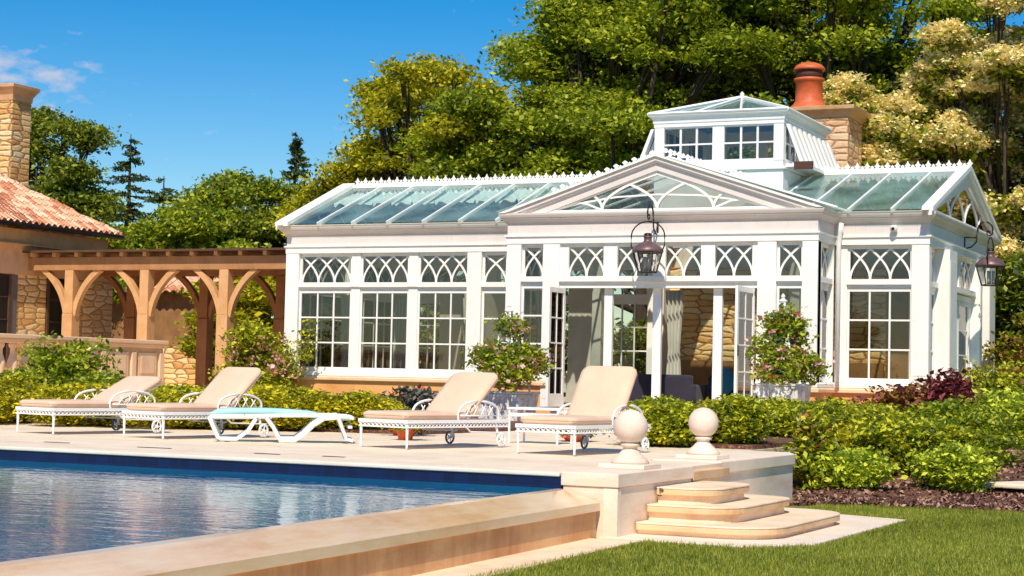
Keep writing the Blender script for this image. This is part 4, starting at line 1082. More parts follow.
# pool drain slots on the deck
for i, (px, y0_, w_) in enumerate(((-13.6, 18.5, .5), (-11.8, 18.3, .35), (-10.9, 18.35, .3), (-15.3, 18.7, .4))):
    p = (px, y0_)
    s_ = tag(MB().box(p[0] - w_ / 2, p[0] + w_ / 2, p[1] - .025, p[1] + .025, -.002, .003).build('deck_drain', 'iron'), None)
    tag(s_, 'thin dark slot drain in the paving, number of its row from the pool'.split(',')[0] + (' below the second chaise', ' left of the third chaise', ' in front of the third chaise', ' in front of the leftmost chaise')[i], 'drain', 'slot drains in the deck')

# ------------------------------------------------------------------ plants
def blob_points(blobs, n, shell=.55, clump=.0, per=1):
    """points in the outer shell of ellipsoids, optionally gathered in clumps"""
    B = np.array(blobs, dtype=float); vol = (B[:, 3] * B[:, 4] + B[:, 4] * B[:, 5] + B[:, 3] * B[:, 5]); pr = vol / vol.sum()
    k = max(1, n // per); idx = rng.choice(len(B), k, p=pr)
    d = rng.normal(size=(k, 3)); d /= np.linalg.norm(d, axis=1, keepdims=True)
    r = shell + (1 - shell) * rng.random((k, 1)) ** .6
    # lumpy surface
    P = B[idx, :3] + d * r * B[idx, 3:6]
    if per > 1:
        P = np.repeat(P, per, axis=0); o = rng.normal(size=(len(P), 3)) * np.array([clump, clump, clump * .30]); P = P + o
    return P
def bush(name, c, r, label, cat, mat, n=2500, leaf_s=.045, group=None, stems=5, mats2=None, lumps=7, stemmat='bark', flat=.8, base=None):
    """c centre of base (x,y,z), r=(rx,ry,h)"""
    t = thing(name, c, label, cat, group)
    bl_ = []; r = (r[0], r[1], r[2] * .84)
    for i in range(lumps):
        a = rng.random() * 6.28; q = rng.random() ** .6 * .6; s = .45 + rng.random() * .25
        bl_.append((c[0] + math.cos(a) * q * r[0], c[1] + math.sin(a) * q * r[1], c[2] + r[2] * (.38 + .3 * rng.random()), r[0] * s, r[1] * s, r[2] * (s * flat)))
    P = blob_points(bl_, n, .55, leaf_s * 2.4, 16); P[:, 2] = np.maximum(P[:, 2], c[2] + .04)
    leaves('foliage', P, leaf_s, mat, t)
    m = MB()
    for i in range(stems):
        a = rng.random() * 6.28; q = r[0] * .5; m.tube([(c[0] + .05 * math.cos(a), c[1] + .05 * math.sin(a), c[2]), (c[0] + q * math.cos(a) * .6, c[1] + q * math.sin(a) * .6, c[2] + r[2] * .4), (c[0] + q * math.cos(a), c[1] + q * math.sin(a), c[2] + r[2] * .75)], [.016, .011, .005], 5)
    m.build('stem', stemmat, t)
    if mats2:
        for (mt, nn, ss) in mats2:
            P = blob_points(bl_, nn, .9, ss * 1.6, 5); leaves('blossom', P, ss, mt, t, aspect=.9)
    return t
def hedge(name, pts, w, h, label, mat, n, leaf_s=.05, group=None, z0=0.0, sheet=None, hv=.12):
    """clipped-ish loose hedge following pts"""
    t = thing(name, (pts[0][0], pts[0][1], z0), label, 'hedge', group)
    B = []; 
    for (a, b) in zip(pts[:-1], pts[1:]):
        L = math.hypot(b[0] - a[0], b[1] - a[1]); k = max(1, int(L / (w * .55)))
        for i in range(k):
            f = (i + rng.random() * .6) / k
            for row in (-.32, .32) if w > .8 else (0,):
                nx_, ny_ = -(b[1] - a[1]) / L, (b[0] - a[0]) / L
                hh = h * (1 + hv * rng.normal())
                B.append((a[0] + (b[0] - a[0]) * f + nx_ * w * row, a[1] + (b[1] - a[1]) * f + ny_ * w * row, z0 + hh * .5, w * .42 * (1 + .2 * rng.normal()), w * .42 * (1 + .2 * rng.normal()), hh * .52))
    P = blob_points(B, n, .66, leaf_s * 2.9, 26); P[:, 2] = np.maximum(P[:, 2], z0 + .05)
    leaves('foliage', P, leaf_s, mat, t, up=.8)
    m = MB()
    for b in B:
        for q in range(3): m.tube([(b[0], b[1], z0 - .02), (b[0] + .25 * rng.normal() * w * .5, b[1] + .25 * rng.normal() * w * .5, z0 + h * .7)], [.014, .005], 4)
    m.build('stem', 'bark', t); return t
def tree(name, base, trunk_h, blobs, label, mat, n, leaf_s, per=14, clump=.45, group=None, rad=.35, inner=None, limbs=True, barkm='bark', lean=(0, 0)):
    t = thing(name, base, label, 'tree', group)
    m = MB(); bx, by, bz = base
    top = (bx + lean[0], by + lean[1], bz + trunk_h)
    m.tube([(bx, by, bz), (bx + lean[0] * .3, by + lean[1] * .3, bz + trunk_h * .35), (bx + lean[0] * .7, by + lean[1] * .7, bz + trunk_h * .7), top], [rad * 1.25, rad, rad * .75, rad * .5], 9)
    if limbs:
        for b in blobs:
            s0 = .45 + .5 * rng.random(); p0 = Vector((bx + lean[0] * s0, by + lean[1] * s0, bz + trunk_h * s0)); p1 = Vector(b[:3])
            mid = (p0 + p1) / 2 + Vector((rng.normal() * .3, rng.normal() * .3, -.2 * (p1 - p0).length * .3))
            m.tube([p0, mid, p1], [rad * .42, rad * .25, rad * .08], 6)
            for q in range(4):
                d_ = Vector((rng.normal(), rng.normal(), rng.normal() * .6 + .3)).normalized(); e = p1 + Vector((d_.x * b[3], d_.y * b[4], d_.z * b[5])) * .8
                m.tube([mid + (p1 - mid) * rng.random(), (p1 + e) / 2, e], [rad * .14, rad * .08, rad * .03], 5)
    m.build('trunk', barkm, t, smooth=True)
    P = blob_points(blobs, n, .45, clump, per)
    leaves('crown', P, leaf_s, mat, t)
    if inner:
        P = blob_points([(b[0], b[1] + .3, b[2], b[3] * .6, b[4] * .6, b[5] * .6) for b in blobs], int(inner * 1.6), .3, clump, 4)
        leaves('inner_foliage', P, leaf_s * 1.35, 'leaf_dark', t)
    return t
def px_blobs(lst, Y, dy=2.2, ys=1.0):
    out = []
    for (x, y, rx, rz) in lst:
        yy = Y + rng.normal() * dy * .5; s = depth_scale(yy, x); p = at(x, y, yy)
        out.append((p.x, p.y, p.z, rx * s, max(rx, rz) * s * ys, rz * s))
    return out
def rand_blobs(poly_fn, xr, yr, n, r0, r1, flat=.65):
    out = []; tries = 0
    while len(out) < n and tries < 5000:
        tries += 1
        x = xr[0] + (xr[1] - xr[0]) * rng.random(); y = yr[0] + (yr[1] - yr[0]) * rng.random()
        if poly_fn(x, y): r = r0 + (r1 - r0) * rng.random(); out.append((x, y, r, r * flat))
    return out
GB = -.1
# big broadleaf trees behind the conservatory
def interp(pts):
    def f(x):
        for (a, b), (c_, d_) in zip(pts[:-1], pts[1:]):
            if a <= x <= c_: return b + (d_ - b) * (x - a) / (c_ - a)
        return 999
    return f
top1 = interp([(280, 225), (300, 195), (330, 172), (358, 145), (372, 110), (378, 78), (400, 62), (440, 62), (470, 72), (500, 85), (520, 110), (560, 130)])
B = rand_blobs(lambda x, y: y - 15 > top1(x), (292, 540), (70, 250), 84, 14, 26, .55) + [(300, 222, 16, 10), (308, 205, 16, 10), (322, 200, 18, 11), (326, 184, 16, 9), (342, 172, 18, 10), (350, 190, 20, 12), (362, 150, 17, 10), (376, 120, 17, 10), (385, 92, 18, 10), (404, 72, 18, 10), (430, 66, 18, 10), (455, 74, 18, 10), (478, 90, 18, 10), (330, 215, 18, 11)]
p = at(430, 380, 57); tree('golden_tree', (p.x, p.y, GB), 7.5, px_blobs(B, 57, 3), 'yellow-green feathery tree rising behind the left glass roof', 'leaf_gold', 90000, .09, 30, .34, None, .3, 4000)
top2 = interp([(470, 190), (500, 120), (515, 75), (522, 40), (530, 10), (545, -20), (600, -60), (760, -90), (800, -60)])
B = rand_blobs(lambda x, y: y - 22 > top2(x), (470, 745), (-60, 215), 105, 18, 36, .6)
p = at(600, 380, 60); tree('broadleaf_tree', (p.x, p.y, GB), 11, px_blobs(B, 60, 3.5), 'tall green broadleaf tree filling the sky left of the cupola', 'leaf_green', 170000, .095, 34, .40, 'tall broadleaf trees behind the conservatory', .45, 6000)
top3 = interp([(690, -60), (990, -70)])
B = rand_blobs(lambda x, y: y - 20 > top3(x), (715, 985), (-60, 200), 112, 18, 36, .6)
B = [b for b in B if not (865 < b[0] < 900 and 25 < b[1] < 50)]
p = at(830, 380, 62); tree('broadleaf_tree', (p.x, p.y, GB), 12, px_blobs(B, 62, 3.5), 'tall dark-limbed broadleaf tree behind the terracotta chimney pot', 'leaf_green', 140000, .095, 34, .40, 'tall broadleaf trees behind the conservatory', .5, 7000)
B = rand_blobs(lambda x, y: y > 105, (430, 870), (100, 245), 66, 18, 30, .6)
p = at(640, 380, 54); tree('broadleaf_tree', (p.x, p.y, GB), 6.5, px_blobs(B, 54, 1.8), 'lower dark green tree directly behind the white pediment', 'leaf_green', 90000, .09, 30, .34, 'tall broadleaf trees behind the conservatory', .3, 4000)
for (x_, xr, Y_, nm) in ((600, (520, 780), 60, 'broadleaf_tree'), (830, (740, 1010), 62, 'broadleaf_tree.001')):
    o_ = bpy.data.objects[nm]; Bh = rand_blobs(lambda x, y: True, xr, (-330, -70), 34, 38, 60, .7)
    leaves('crown', blob_points(px_blobs(Bh, Y_, 3), 16000, .45, .6, 14), .26, 'leaf_green', o_)
hb = thing('evergreen_hedge', (-16, 50.5, GB), 'tall dark evergreen hedge seen through the back windows', 'hedge')
Bq = [(x_ + rng.normal() * .2, 50.3 + rng.normal() * .3, 1.2 + 1.6 * rng.random() * (k_ + .3), 1.1, .8, 1.2) for x_ in np.arange(-33.5, -8.5, .9) for k_ in (0, 1)]
leaves('foliage', blob_points(Bq, 40000, .6, .2, 8), .10, 'leaf_dark', hb)
mq = MB()
for x_ in np.arange(-33.5, -8.5, 1.8): mq.tube([(x_, 50.4, GB), (x_, 50.4, 2.2)], .06, 5)
mq.build('trunk', 'bark', hb)
# flowering tree at the right
topf = interp([(790, 85), (825, 70), (850, 95), (880, 100), (900, 70), (935, 35), (960, 5), (1000, -40), (1150, -70)])
B = rand_blobs(lambda x, y: y - 14 > topf(x), (835, 1120), (-40, 275), 92, 15, 27, .65) + [(848, 92, 17, 13), (866, 112, 20, 15), (884, 134, 20, 15), (905, 112, 20, 15), (878, 160, 18, 14), (932, 84, 20, 15), (955, 50, 20, 15), (900, 165, 18, 14)]
pb = px_blobs(B, 51, 2.0)
p = at(1000, 380, 52); tf = tree('flowering_tree', (p.x, p.y, GB), 6, pb, 'flowering tree covered in cream blossom at the right edge', 'leaf_green', 80000, .08, 26, .30, None, .22, 3500)
# blossom: flattened panicles on the outer surface, thicker on top
pts = []
for b in pb:
    for q in range(27):
        d_ = rng.normal(size=3); d_[1] = -abs(d_[1]); d_[2] = abs(d_[2]) * .9 - .25; d_ /= np.linalg.norm(d_)
        c_ = np.array(b[:3]) + d_ * np.array(b[3:6]) * 1.05
        if rng.random() < .85:
            k = 90; pts.append(c_ + rng.normal(size=(k, 3)) * np.array([.15, .15, .08]))
leaves('blossom', np.concatenate(pts), .052, 'flower_cream', tf, aspect=.9, up=.6)
# right edge undergrowth
B = rand_blobs(lambda x, y: True, (985, 1150), (235, 400), 26, 18, 30, .7)
p = at(1050, 390, 49); tree('dark_shrub', (p.x, p.y, GB), 2.5, px_blobs(B, 49, 1.2), 'dark leafy shrub mass at the right edge beyond the end wall', 'leaf_dark', 22000, .10, 10, .3, None, .1, 1500)
# left background
B = rand_blobs(lambda x, y: (x - 45) ** 2 / 62 ** 2 + (y - 180) ** 2 / 62 ** 2 < 1, (-30, 105), (120, 235), 30, 14, 24, .65)
p = at(45, 380, 62); tree('round_tree', (p.x, p.y, GB), 8, px_blobs(B, 62, 2), 'round dark green tree behind the left stone chimney', 'leaf_dark', 42000, .10, 26, .38, None, .35, 2500)
def conifer(px, ytop, ybot, wpx, Y, label, n=60, dens=60, droop=.25, lean=0):
    s = depth_scale(Y, px); pt = at(px, ytop, Y); pbv = at(px, ybot, Y); H = pt.z - GB
    t = thing('spruce_tree', (pt.x, pt.y, GB), label, 'tree', 'spruces on the left skyline')
    m = MB(); m.tube([(pt.x, pt.y, GB), (pt.x, pt.y, GB + H * .6), (pt.x, pt.y, pt.z)], [.22, .13, .02], 7)
    P = []
    z = pt.z - .15; Lmax = wpx * s; Hc = pt.z - pbv.z
    nbr = int((Hc + 3) * 16)
    for q in range(nbr):
            z = pt.z - .1 - (Hc + 3) * rng.random() ** .85; f_ = min(1, (pt.z - z) / Hc)
            a = rng.random() * 6.28; L = Lmax * (.10 + .9 * f_ ** .8) * (.35 + .75 * rng.random())
            e = Vector((pt.x + math.cos(a) * L, pt.y + math.sin(a) * L, z - droop * L + .22 * L * rng.random()))
            b0 = Vector((pt.x, pt.y, z)); md = (b0 + e) / 2 + Vector((0, 0, .04 * L))
            e.z += .06 * L
            m.tube([b0, md, e], [.04, .025, .008], 4)
            k = int(dens * (.2 + L * .8)); u = rng.random((k, 1)) ** .6
            q_ = np.array(b0) * (1 - u) ** 2 + 2 * np.array(md) * u * (1 - u) + np.array(e) * u ** 2
            P.append(q_ + rng.normal(size=(k, 3)) * np.array([.10, .10, .05]) * (.6 + L * .3) - np.array([0, 0, .05]))
    m.build('trunk', 'bark', t); leaves('crown', np.concatenate(P), .10, 'leaf_conifer', t, aspect=.4, up=.1)
conifer(131, 134, 250, 46, 66, 'tall sparse spruce standing against the sky, taller of the left pair')
conifer(164, 176, 250, 38, 64, 'shorter sparse spruce right of the taller one')
conifer(296, 132, 250, 34, 68, 'dense dark spruce beside the yellow-green tree', 60, 90, .12)
# mid bushes between spruces
for (x0_, x1_, yt, Y, nb, nl, mat, lab) in ((105, 245, 200, 55, 34, 34000, 'leaf_green', 'mid green bushy tree above the left half of the pergola'),
                                       (190, 262, 172, 60, 20, 22000, 'leaf_green', 'pointed green bushy tree in the middle of the skyline'),
                                       (215, 315, 195, 60, 22, 24000, 'leaf_dark', 'rounded green tree left of the conservatory roof'),
                                       (20, 130, 215, 52, 14, 14000, 'leaf_green', 'low green tree behind the tiled roof corner')):
    cxm = (x0_ + x1_) / 2
    B = rand_blobs(lambda x, y: y > yt + abs(x - cxm) * .55 + 10, (x0_, x1_), (yt, 300), nb, 13, 22, .7)
    if x0_ == 190: B += [(222, 182, 13, 11), (237, 180, 13, 11), (205, 196, 14, 11), (192, 210, 14, 11), (180, 222, 14, 11), (254, 194, 14, 11), (270, 190, 14, 11), (286, 198, 14, 11)]
    p = at(cxm, 380, Y); tree('bushy_tree', (p.x, p.y, GB), 4.5, px_blobs(B, Y, 1.6), lab, mat, int(nl * 1.5), .092, 26, .32, 'bushy trees behind the pergola', .2, 1600)
# shrubs seen through the pergola
B = rand_blobs(lambda x, y: True, (192, 275), (268, 350), 16, 12, 20, .6)
p = at(235, 380, 48); tree('maple_shrub', (p.x, p.y, .3), 2.2, px_blobs(B, 47.5, .8), 'bright yellow-green shrub seen through the pergola arches', 'leaf_gold', 9000, .09, 8, .22, None, .07, 0)
B = rand_blobs(lambda x, y: True, (232, 282), (320, 385), 12, 12, 18, .8)
p = at(262, 385, 44); tree('rose_bush', (p.x, p.y, .3), 1.2, px_blobs(B, 39.6, .5), 'loose climbing rose with pinkish shoots beside the left pier', 'leaf_hedge2', 5200, .06, 6, .16, None, .03, 0, barkm='barklight')
leaves('blossom', blob_points(px_blobs(B, 39.5, .5), 700, .9, .08, 5), .045, 'flower_pink', bpy.data.objects['rose_bush'], aspect=.9)
p = at(283, 385, 40.0); t = bush('climbing_vine', (p.x, p.y, .0), (.45, .3, 2.2), 'thin climbing vine on the leftmost white pier', 'vine', 'leaf_hedge2', 1100, .05, None, 9, [('flower_pink', 90, .04)], 6, 'barklight')
p = at(306, 330, 40.1); t = bush('climbing_vine', (p.x, 40.0, 1.0), (.35, .15, 1.5), 'sprays of vine leaves across the first wing window', 'vine', 'leaf_hedge2', 420, .05, None, 7, None, 5, 'barklight')
# hedges (golden euonymus) behind the loungers
hedge('low_hedge', [(-21.5, 23.9), (-19.2, 24.9), (-17.0, 26.4), (-15.9, 27.6)], 2.0, .70, 'golden low hedge behind the two left chaises', 'leaf_hedge', 57800, 0.041, 'golden low hedges round the deck')
hedge('low_hedge', [(-16.6, 26.4), (-14.7, 27.2)], 1.8, .60, 'golden low hedge behind the aqua lounger', 'leaf_hedge', 37400, 0.039, 'golden low hedges round the deck')
hedge('low_hedge', [(-25.5, 33.0), (-22.8, 34.0), (-21.0, 34.8)], 1.8, .56, 'golden low hedge under the wing windows', 'leaf_hedge', 40800, 0.047, 'golden low hedges round the deck', .05)
hedge('low_hedge', [(-9.6, 25.9), (-8.3, 26.6)], 1.3, .72, 'golden low hedge between the two stone balls', 'leaf_hedge2', 28900, 0.039, 'golden low hedges round the deck')
hedge('low_hedge', [(-8.9, 30.2), (-8.8, 32.0), (-8.6, 34.5)], 1.6, .58, 'golden low hedge running back towards the right wing', 'leaf_hedge2', 44200, 0.043, 'golden low hedges round the deck')
hedge('low_hedge', [(-10.4, 33.5), (-11.2, 35.2)], 1.4, .62, 'golden low hedge in front of the right door leaf', 'leaf_hedge', 18700, 0.047, 'golden low hedges round the deck')
# tall loose plants left
p = at(62, 370, 29); bush('rose_bush', (p.x, p.y, 0), (.95, .8, 1.75), 'loose rose bush climbing over the balustrade', 'shrub', 'leaf_green', 7500, .055, None, 8, [('flower_cream', 160, .04), ('flower_pink', 60, .035)], 9, 'barklight')
p = at(10, 390, 27); bush('green_shrub', (p.x, p.y, 0), (.9, .8, 1.0), 'green shrub at the left edge under the balustrade', 'shrub', 'leaf_green', 5200, .05, None, 5, [('flower_cream', 60, .035)], 7)
p = at(100, 380, 28.5); bush('green_shrub', (p.x, p.y, 0), (1.0, .8, .95), 'dark green shrub below the balustrade panels', 'shrub', 'leaf_green', 6000, .05, None, 5, None, 7)
p = at(185, 395, 30); bush('green_shrub', (p.x, p.y, 0), (1.0, .7, .72), 'low dark shrub between the two left chaise backs', 'shrub', 'leaf_hedge2', 5000, .05, None, 5, None, 7)
# shrubs in the mulch bed (right)
for (px, yb, Y, rx, h, mat, n, ls, lab) in (
        (853, 492, 26.4, .62, .72, 'leaf_lime', 7000, .042, 'bright lime shrub nearest the end of the retaining wall'),
        (962, 490, 27.0, .60, .75, 'leaf_lime', 7500, .042, 'bright lime shrub at the lawn edge in front of the larger green shrub'),
        (905, 480, 28.6, .95, 1.15, 'leaf_hedge2', 10000, .045, 'rounded green shrub between the two lime shrubs'),
        (945, 470, 29.8, 1.0, 1.15, 'leaf_green', 9000, .045, 'larger green shrub behind the right lime shrub'),
        (1012, 460, 33.0, 1.15, 1.2, 'leaf_lime', 9000, .05, 'lime green shrub cut by the right edge'),
        (845, 450, 29.2, .7, .80, 'leaf_hedge', 5500, .045, 'golden shrub behind the retaining wall end')):
    p = at(px, yb, Y); zb = gz(p.x, Y) + .03
    bush('round_shrub', (p.x, Y, zb), (rx, rx * .85, h), lab, 'shrub', mat, n, ls, 'shrubs in the mulch bed', 6, None, 9)
p = at(808, 470, 26.3); bush('leggy_shrub', (p.x - .0, 26.4, gz(p.x, 26.4)), (.42, .35, 1.25), 'leggy shrub with bare stems at the retaining wall end', 'shrub', 'leaf_hedge2', 2200, .05, None, 9, [('leaf_rust', 500, .045), ('flower_cream', 50, .04)], 5, 'barklight')
p = at(952, 400, 34.0); bush('purple_shrub', (p.x, 34.0, gz(p.x, 34.0)), (.5, .4, 1.4), 'dark purple-leaved shrub before the right wing corner', 'shrub', 'leaf_purple', 3000, .065, None, 6, None, 6)
p = at(912, 402, 35.0); bush('rust_shrub', (p.x, 35.0, gz(p.x, 35.0)), (1.3, .6, 1.3), 'rust and orange leaved low shrub under the right wing window', 'shrub', 'leaf_rust', 4500, .06, None, 5, [('leaf_purple', 900, .06)], 6)
p = at(1003, 395, 37.5); bush('feathery_shrub', (p.x, 37.5, gz(p.x, 37.5)), (.9, .8, 1.65), 'feathery yellow-green shrub beside the far corner of the right wing', 'shrub', 'leaf_hedge2', 9000, .045, None, 8, [('leaf_rust', 700, .05)], 9)
p = at(958, 380, 40.5); bush('feathery_shrub', (p.x + .3, 40.5, -.1), (.55, .5, 1.8), 'light green shrub growing against the side doors', 'shrub', 'leaf_hedge2', 2200, .05, None, 7, [('flower_cream', 160, .05)], 6)
p = at(1008, 330, 46); bush('rust_shrub', (p.x + .4, 46, -.1), (1.2, .8, 3.3), 'tall rust-tinted shrub behind the right wing', 'shrub', 'leaf_rust', 3200, .06, None, 9, [('leaf_green', 2600, .06)], 8)
p = at(905, 480, 25); 
tag(MB().prism([(-5.0, 27.3), (-4.1, 27.1), (-3.3, 27.4), (-3.4, 28.1), (-4.6, 28.2)], gz(-4, 28) + .02, gz(-4, 28) + .09).build('stepping_stone', 'coping', bevel=.02), 'flat pale stepping stone in the mulch at the right edge', 'stone')
# potted flowers on the deck
def pot_plant(x, y, r, h, ph, label, mat, fl):
    t = thing('potted_flowers', (x, y, 0), label, 'potted plant', 'flower pots behind the chaises')
    MB().lathe([(r * .65, 0), (r * .9, ph * .85), (r, ph * .86), (r, ph), (r * .86, ph), (r * .8, ph * .9)], (x, y, .004), 20).build('pot', 'terracotta', t, smooth=True)
    B = [(x + rng.normal() * r * .4, y + rng.normal() * r * .4, ph + h * .4, r * 1.1, r * 1.1, h * .5) for k in range(5)]
    leaves('foliage', blob_points(B, 1500, .4, .05, 5), .035, mat, t); leaves('blossom', blob_points(B, 260, .92, .035, 6), .028, fl, t, aspect=.9)
pot_plant(-13.9, 25.6, .26, .24, .10, 'wide terracotta bowl of red flowers behind the third chaise', 'leaf_green', 'flower_red')
pot_plant(-12.95, 23.9, .16, .34, .16, 'pot of bright red flowers at the end of the aqua lounger', 'leaf_green', 'flower_red')
pot_plant(-11.0, 25.9, .24, .22, .09, 'wide bowl of red flowers under the rightmost chaise', 'leaf_green', 'flower_red')
p = at(405, 405, 30); bush('grey_shrub', (p.x, 30, 0), (.62, .5, .85), 'grey-green shrub with pink flowers in front of the stone base', 'shrub', 'leaf_grey', 3200, .05, None, 6, [('flower_red', 200, .045)], 6)
# planters with vine obelisks
def planter(x, y, w, h, label, oh, vr, vh, zb=0):
    t = thing('planter', (x, y, zb), label, 'planter', 'white planters beside the doors')
    a = w / 2; m = MB(); m.add([(x - a * .86, y - a * .86, zb), (x + a * .86, y - a * .86, zb), (x + a * .86, y + a * .86, zb), (x - a * .86, y + a * .86, zb), (x - a, y - a, zb + h), (x + a, y - a, zb + h), (x + a, y + a, zb + h), (x - a, y + a, zb + h)],
                              [(0, 1, 5, 4), (1, 2, 6, 5), (2, 3, 7, 6), (3, 0, 4, 7), (0, 3, 2, 1), (4, 5, 6, 7)]); m.build('tub', 'marble', t, bevel=.02)
    MB().box(x - a * 1.04, x + a * 1.04, y - a * 1.04, y + a * 1.04, zb + h, zb + h + .05).build('rim', 'marble', t, bevel=.01)
    o = thing('obelisk', (x, y, zb + h), 'white wire obelisk standing in the ' + label.split(' with ')[0], 'trellis', 'white obelisk trellises in the planters')
    m = MB(); ap = (x, y, zb + h + oh)
    for s1 in (-1, 1):
        for s2 in (-1, 1): m.tube([(x + s1 * a * .7, y + s2 * a * .7, zb + h + .04), (x + s1 * .05, y + s2 * .05, ap[2])], .022, 6)
    for k in range(1, 8):
        f_ = k / 8; q = a * .7 * (1 - f_) + .05 * f_; z = zb + h + oh * f_
        m.tube([(x - q, y - q, z), (x + q, y - q, z), (x + q, y + q, z), (x - q, y + q, z), (x - q, y - q, z)], .012, 5)
        q2 = a * .7 * (1 - (k + 1) / 8) + .05 * (k + 1) / 8
        m.tube([(x - q, y - q, z), (x + q2, y - q2, z + oh / 8)], .009, 4).tube([(x + q, y - q, z), (x - q2, y - q2, z + oh / 8)], .009, 4)
    m.lathe([(.08, 0), (.10, .04), (.03, .1), (.05, .14), (.01, .2)], ap, 12)
    m.build('wire_frame', 'white2', o)
    v = thing('climbing_vine', (x, y, zb + h + .05), 'flowering vine climbing the ' + label.split(' with ')[0] + ' obelisk', 'vine', 'vines on the obelisks')
    B = []
    for k in range(18):
        f_ = rng.random() ** 1.3; q = vr * (1 - f_ * .8); an = rng.random() * 6.28
        B.append((x + math.cos(an) * q * .6, y + math.sin(an) * q * .5, zb + h + .28 + vh * f_, q * .55 + .1, q * .5 + .1, .26))
    leaves('foliage', blob_points(B, 6800, .4, .10, 6), .05, 'leaf_green', v); leaves('blossom', blob_points(B, 700, .85, .07, 6), .042, 'flower_pink', v, aspect=.9)
    leaves('blossom', blob_points(B, 60, .9, .06, 6), .04, 'flower_red', v, aspect=.9)
planter(-16.45, 34.9, 1.05, .62, 'left marbled planter with tall vine', 1.75, 1.0, 1.25)
planter(-10.85, 36.6, 1.0, .92, 'right marbled planter with tall vine', 1.75, .78, 1.3)

M['chip'] = leaf('bark_chip', (.035, .013, .008), (.17, .07, .04), (.46, .27, .18), .0, 3)
kx = 26000; cx_ = -7.9 + 10.5 * rng.random(kx); cy_ = 23.5 + 14 * rng.random(kx) ** 1.6
kp = (cy_ > 23.6 + (cx_ + 7) * .28) & (cy_ < 37.5) & ~((cx_ < -6.95) & (cy_ < 24.8)); cx_, cy_ = cx_[kp], cy_[kp]
cz_ = np.array([(GZ + .045) if b < 25.4 else gz(a, b) + .065 + .05 * math.sin(a * 3.1) * math.cos(b * 2.3) for a, b in zip(cx_, cy_)])
bc = leaves('bark_chips', np.stack([cx_, cy_, cz_], 1), .035, 'chip', None, aspect=.5, up=.3); tag(bc, 'loose bark chips scattered over the mulch bed', 'bark chips', None, 'stuff')
# ------------------------------------------------------------------ lawn blades near the camera
n = 330000
X = -6.6 + rng.random(n) * 8.5; Y = 12.0 + rng.random(n) ** 1.0 * 13.0
keep = ~((X < -4.90) & (Y > 17.25) & (Y < 21.95) & (X < -5.5 + (Y - 17.2) * .75)) & ~((X < -4.9 - (Y - 21.9) * 2.86) & (Y >= 21.9) & (Y < 22.7)) & (X > -6.52) & (Y < 24.3 + .08 * (X + 6)) & (X < -6.6 + (Y - 9) * .75)
X, Y = X[keep], Y[keep]; n = len(X)
h = .034 * (1 + .35 * rng.normal(size=n)).clip(.4, 2); a = rng.random(n) * 6.28; lx = rng.normal(size=n) * .018; ly = rng.normal(size=n) * .018
w_ = .0052
V = np.stack([np.stack([X - w_ * np.cos(a), Y - w_ * np.sin(a), np.full(n, GZ - .012)], 1), np.stack([X + w_ * np.cos(a), Y + w_ * np.sin(a), np.full(n, GZ - .012)], 1), np.stack([X + lx, Y + ly, GZ + h], 1)], 1).reshape(-1, 3)
me = bpy.data.meshes.new('grass'); me.vertices.add(3 * n); me.vertices.foreach_set('co', V.ravel()); me.loops.add(3 * n); me.loops.foreach_set('vertex_index', np.arange(3 * n)); me.polygons.add(n)
me.polygons.foreach_set('loop_start', np.arange(0, 3 * n, 3)); me.update(calc_edges=True); me.materials.append(M['grass'])
go = bpy.data.objects.new('grass', me); COL.objects.link(go); tag(go, 'short mown green grass of the lawn', 'grass', None, 'stuff')

# ------------------------------------------------------------------ light
sd = Vector((.27, -.92, 1.14)).normalized()      # direction towards the sun
sun = bpy.data.lights.new('sun', 'SUN'); sun.energy = 5.0; sun.angle = R(.53); sun.color = (1.0, .90, .75)
so = bpy.data.objects.new('sun', sun); COL.objects.link(so); so.rotation_euler = sd.to_track_quat('Z', 'Y').to_euler()
wd = bpy.data.worlds.new('World'); sc.world = wd; wd.use_nodes = True; nt = wd.node_tree; bg = nt.nodes['Background']
sky = nt.nodes.new('ShaderNodeTexSky'); sky.sky_type = 'NISHITA'; sky.sun_disc = False
sky.sun_elevation = math.asin(sd.z); sky.sun_rotation = math.atan2(sd.x, sd.y); sky.air_density = 1.0; sky.dust_density = .1; sky.ozone_density = 2.6
hs_ = nt.nodes.new('ShaderNodeHueSaturation'); hs_.inputs['Saturation'].default_value = 1.62; hs_.inputs['Hue'].default_value = .503; nt.links.new(sky.outputs[0], hs_.inputs['Color'])
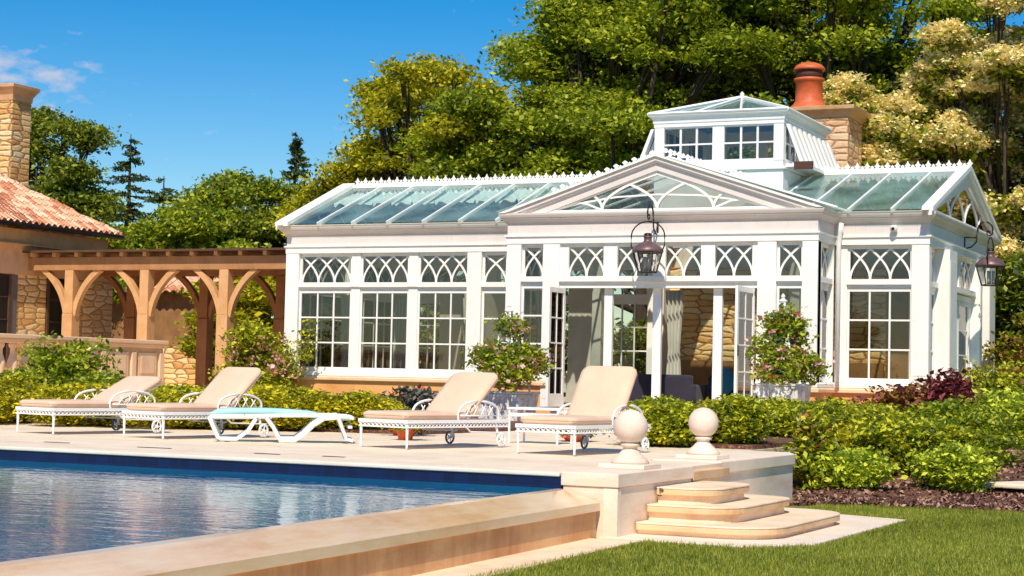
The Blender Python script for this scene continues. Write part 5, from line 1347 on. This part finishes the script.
# a few small clouds low on the left
tc = nt.nodes.new('ShaderNodeTexCoord'); nz = nt.nodes.new('ShaderNodeTexNoise'); nz.inputs['Scale'].default_value = 15; nz.inputs['Detail'].default_value = 6
mp = nt.nodes.new('ShaderNodeMapping'); mp.inputs['Scale'].default_value = (4, 4, 8); nt.links.new(tc.outputs['Generated'], mp.inputs[0]); nt.links.new(mp.outputs[0], nz.inputs['Vector'])
def cloud_at(px, py, rad):
    d_ = nrm(MW @ cray(px, py)); q = nt.nodes.new('ShaderNodeVectorMath'); q.operation = 'DISTANCE'; q.inputs[1].default_value = tuple(d_)
    nr = nt.nodes.new('ShaderNodeVectorMath'); nr.operation = 'NORMALIZE'; nt.links.new(tc.outputs['Generated'], nr.inputs[0]); nt.links.new(nr.outputs[0], q.inputs[0])
    mr = nt.nodes.new('ShaderNodeMapRange'); mr.inputs[1].default_value = 0; mr.inputs[2].default_value = rad; mr.inputs[3].default_value = 1; mr.inputs[4].default_value = 0
    nt.links.new(q.outputs['Value'], mr.inputs[0]); return mr.outputs[0]
def mth(op, a, b):
    x = nt.nodes.new('ShaderNodeMath'); x.operation = op
    for v, i in ((a, 0), (b, 1)):
        if isinstance(v, (int, float)): x.inputs[i].default_value = v
        else: nt.links.new(v, x.inputs[i])
    return x.outputs[0]
msk = mth('MAXIMUM', mth('MAXIMUM', cloud_at(56, 78, .032), cloud_at(5, 68, .030)), mth('MULTIPLY', cloud_at(165, 157, .011), .6))
fac = mth('ADD', msk, mth('MULTIPLY', mth('SUBTRACT', nz.outputs['Fac'], .55), 3.2)); cr = nt.nodes.new('ShaderNodeMapRange'); cr.inputs[1].default_value = .42; cr.inputs[2].default_value = 1.1; cr.inputs[3].default_value = 0; cr.inputs[4].default_value = .7
nt.links.new(fac, cr.inputs[0])
mx = nt.nodes.new('ShaderNodeMix'); mx.data_type = 'RGBA'; nt.links.new(cr.outputs[0], mx.inputs[0]); nt.links.new(hs_.outputs[0], mx.inputs[6]); mx.inputs[7].default_value = (5.6, 5.5, 6.3, 1)
nt.links.new(mx.outputs[2], bg.inputs[0]); bg.inputs[1].default_value = .118
sc.view_settings.view_transform = 'Standard'; sc.view_settings.look = 'None'; sc.view_settings.exposure = 0
sc.cycles.max_bounces = 10; sc.cycles.transparent_max_bounces = 24
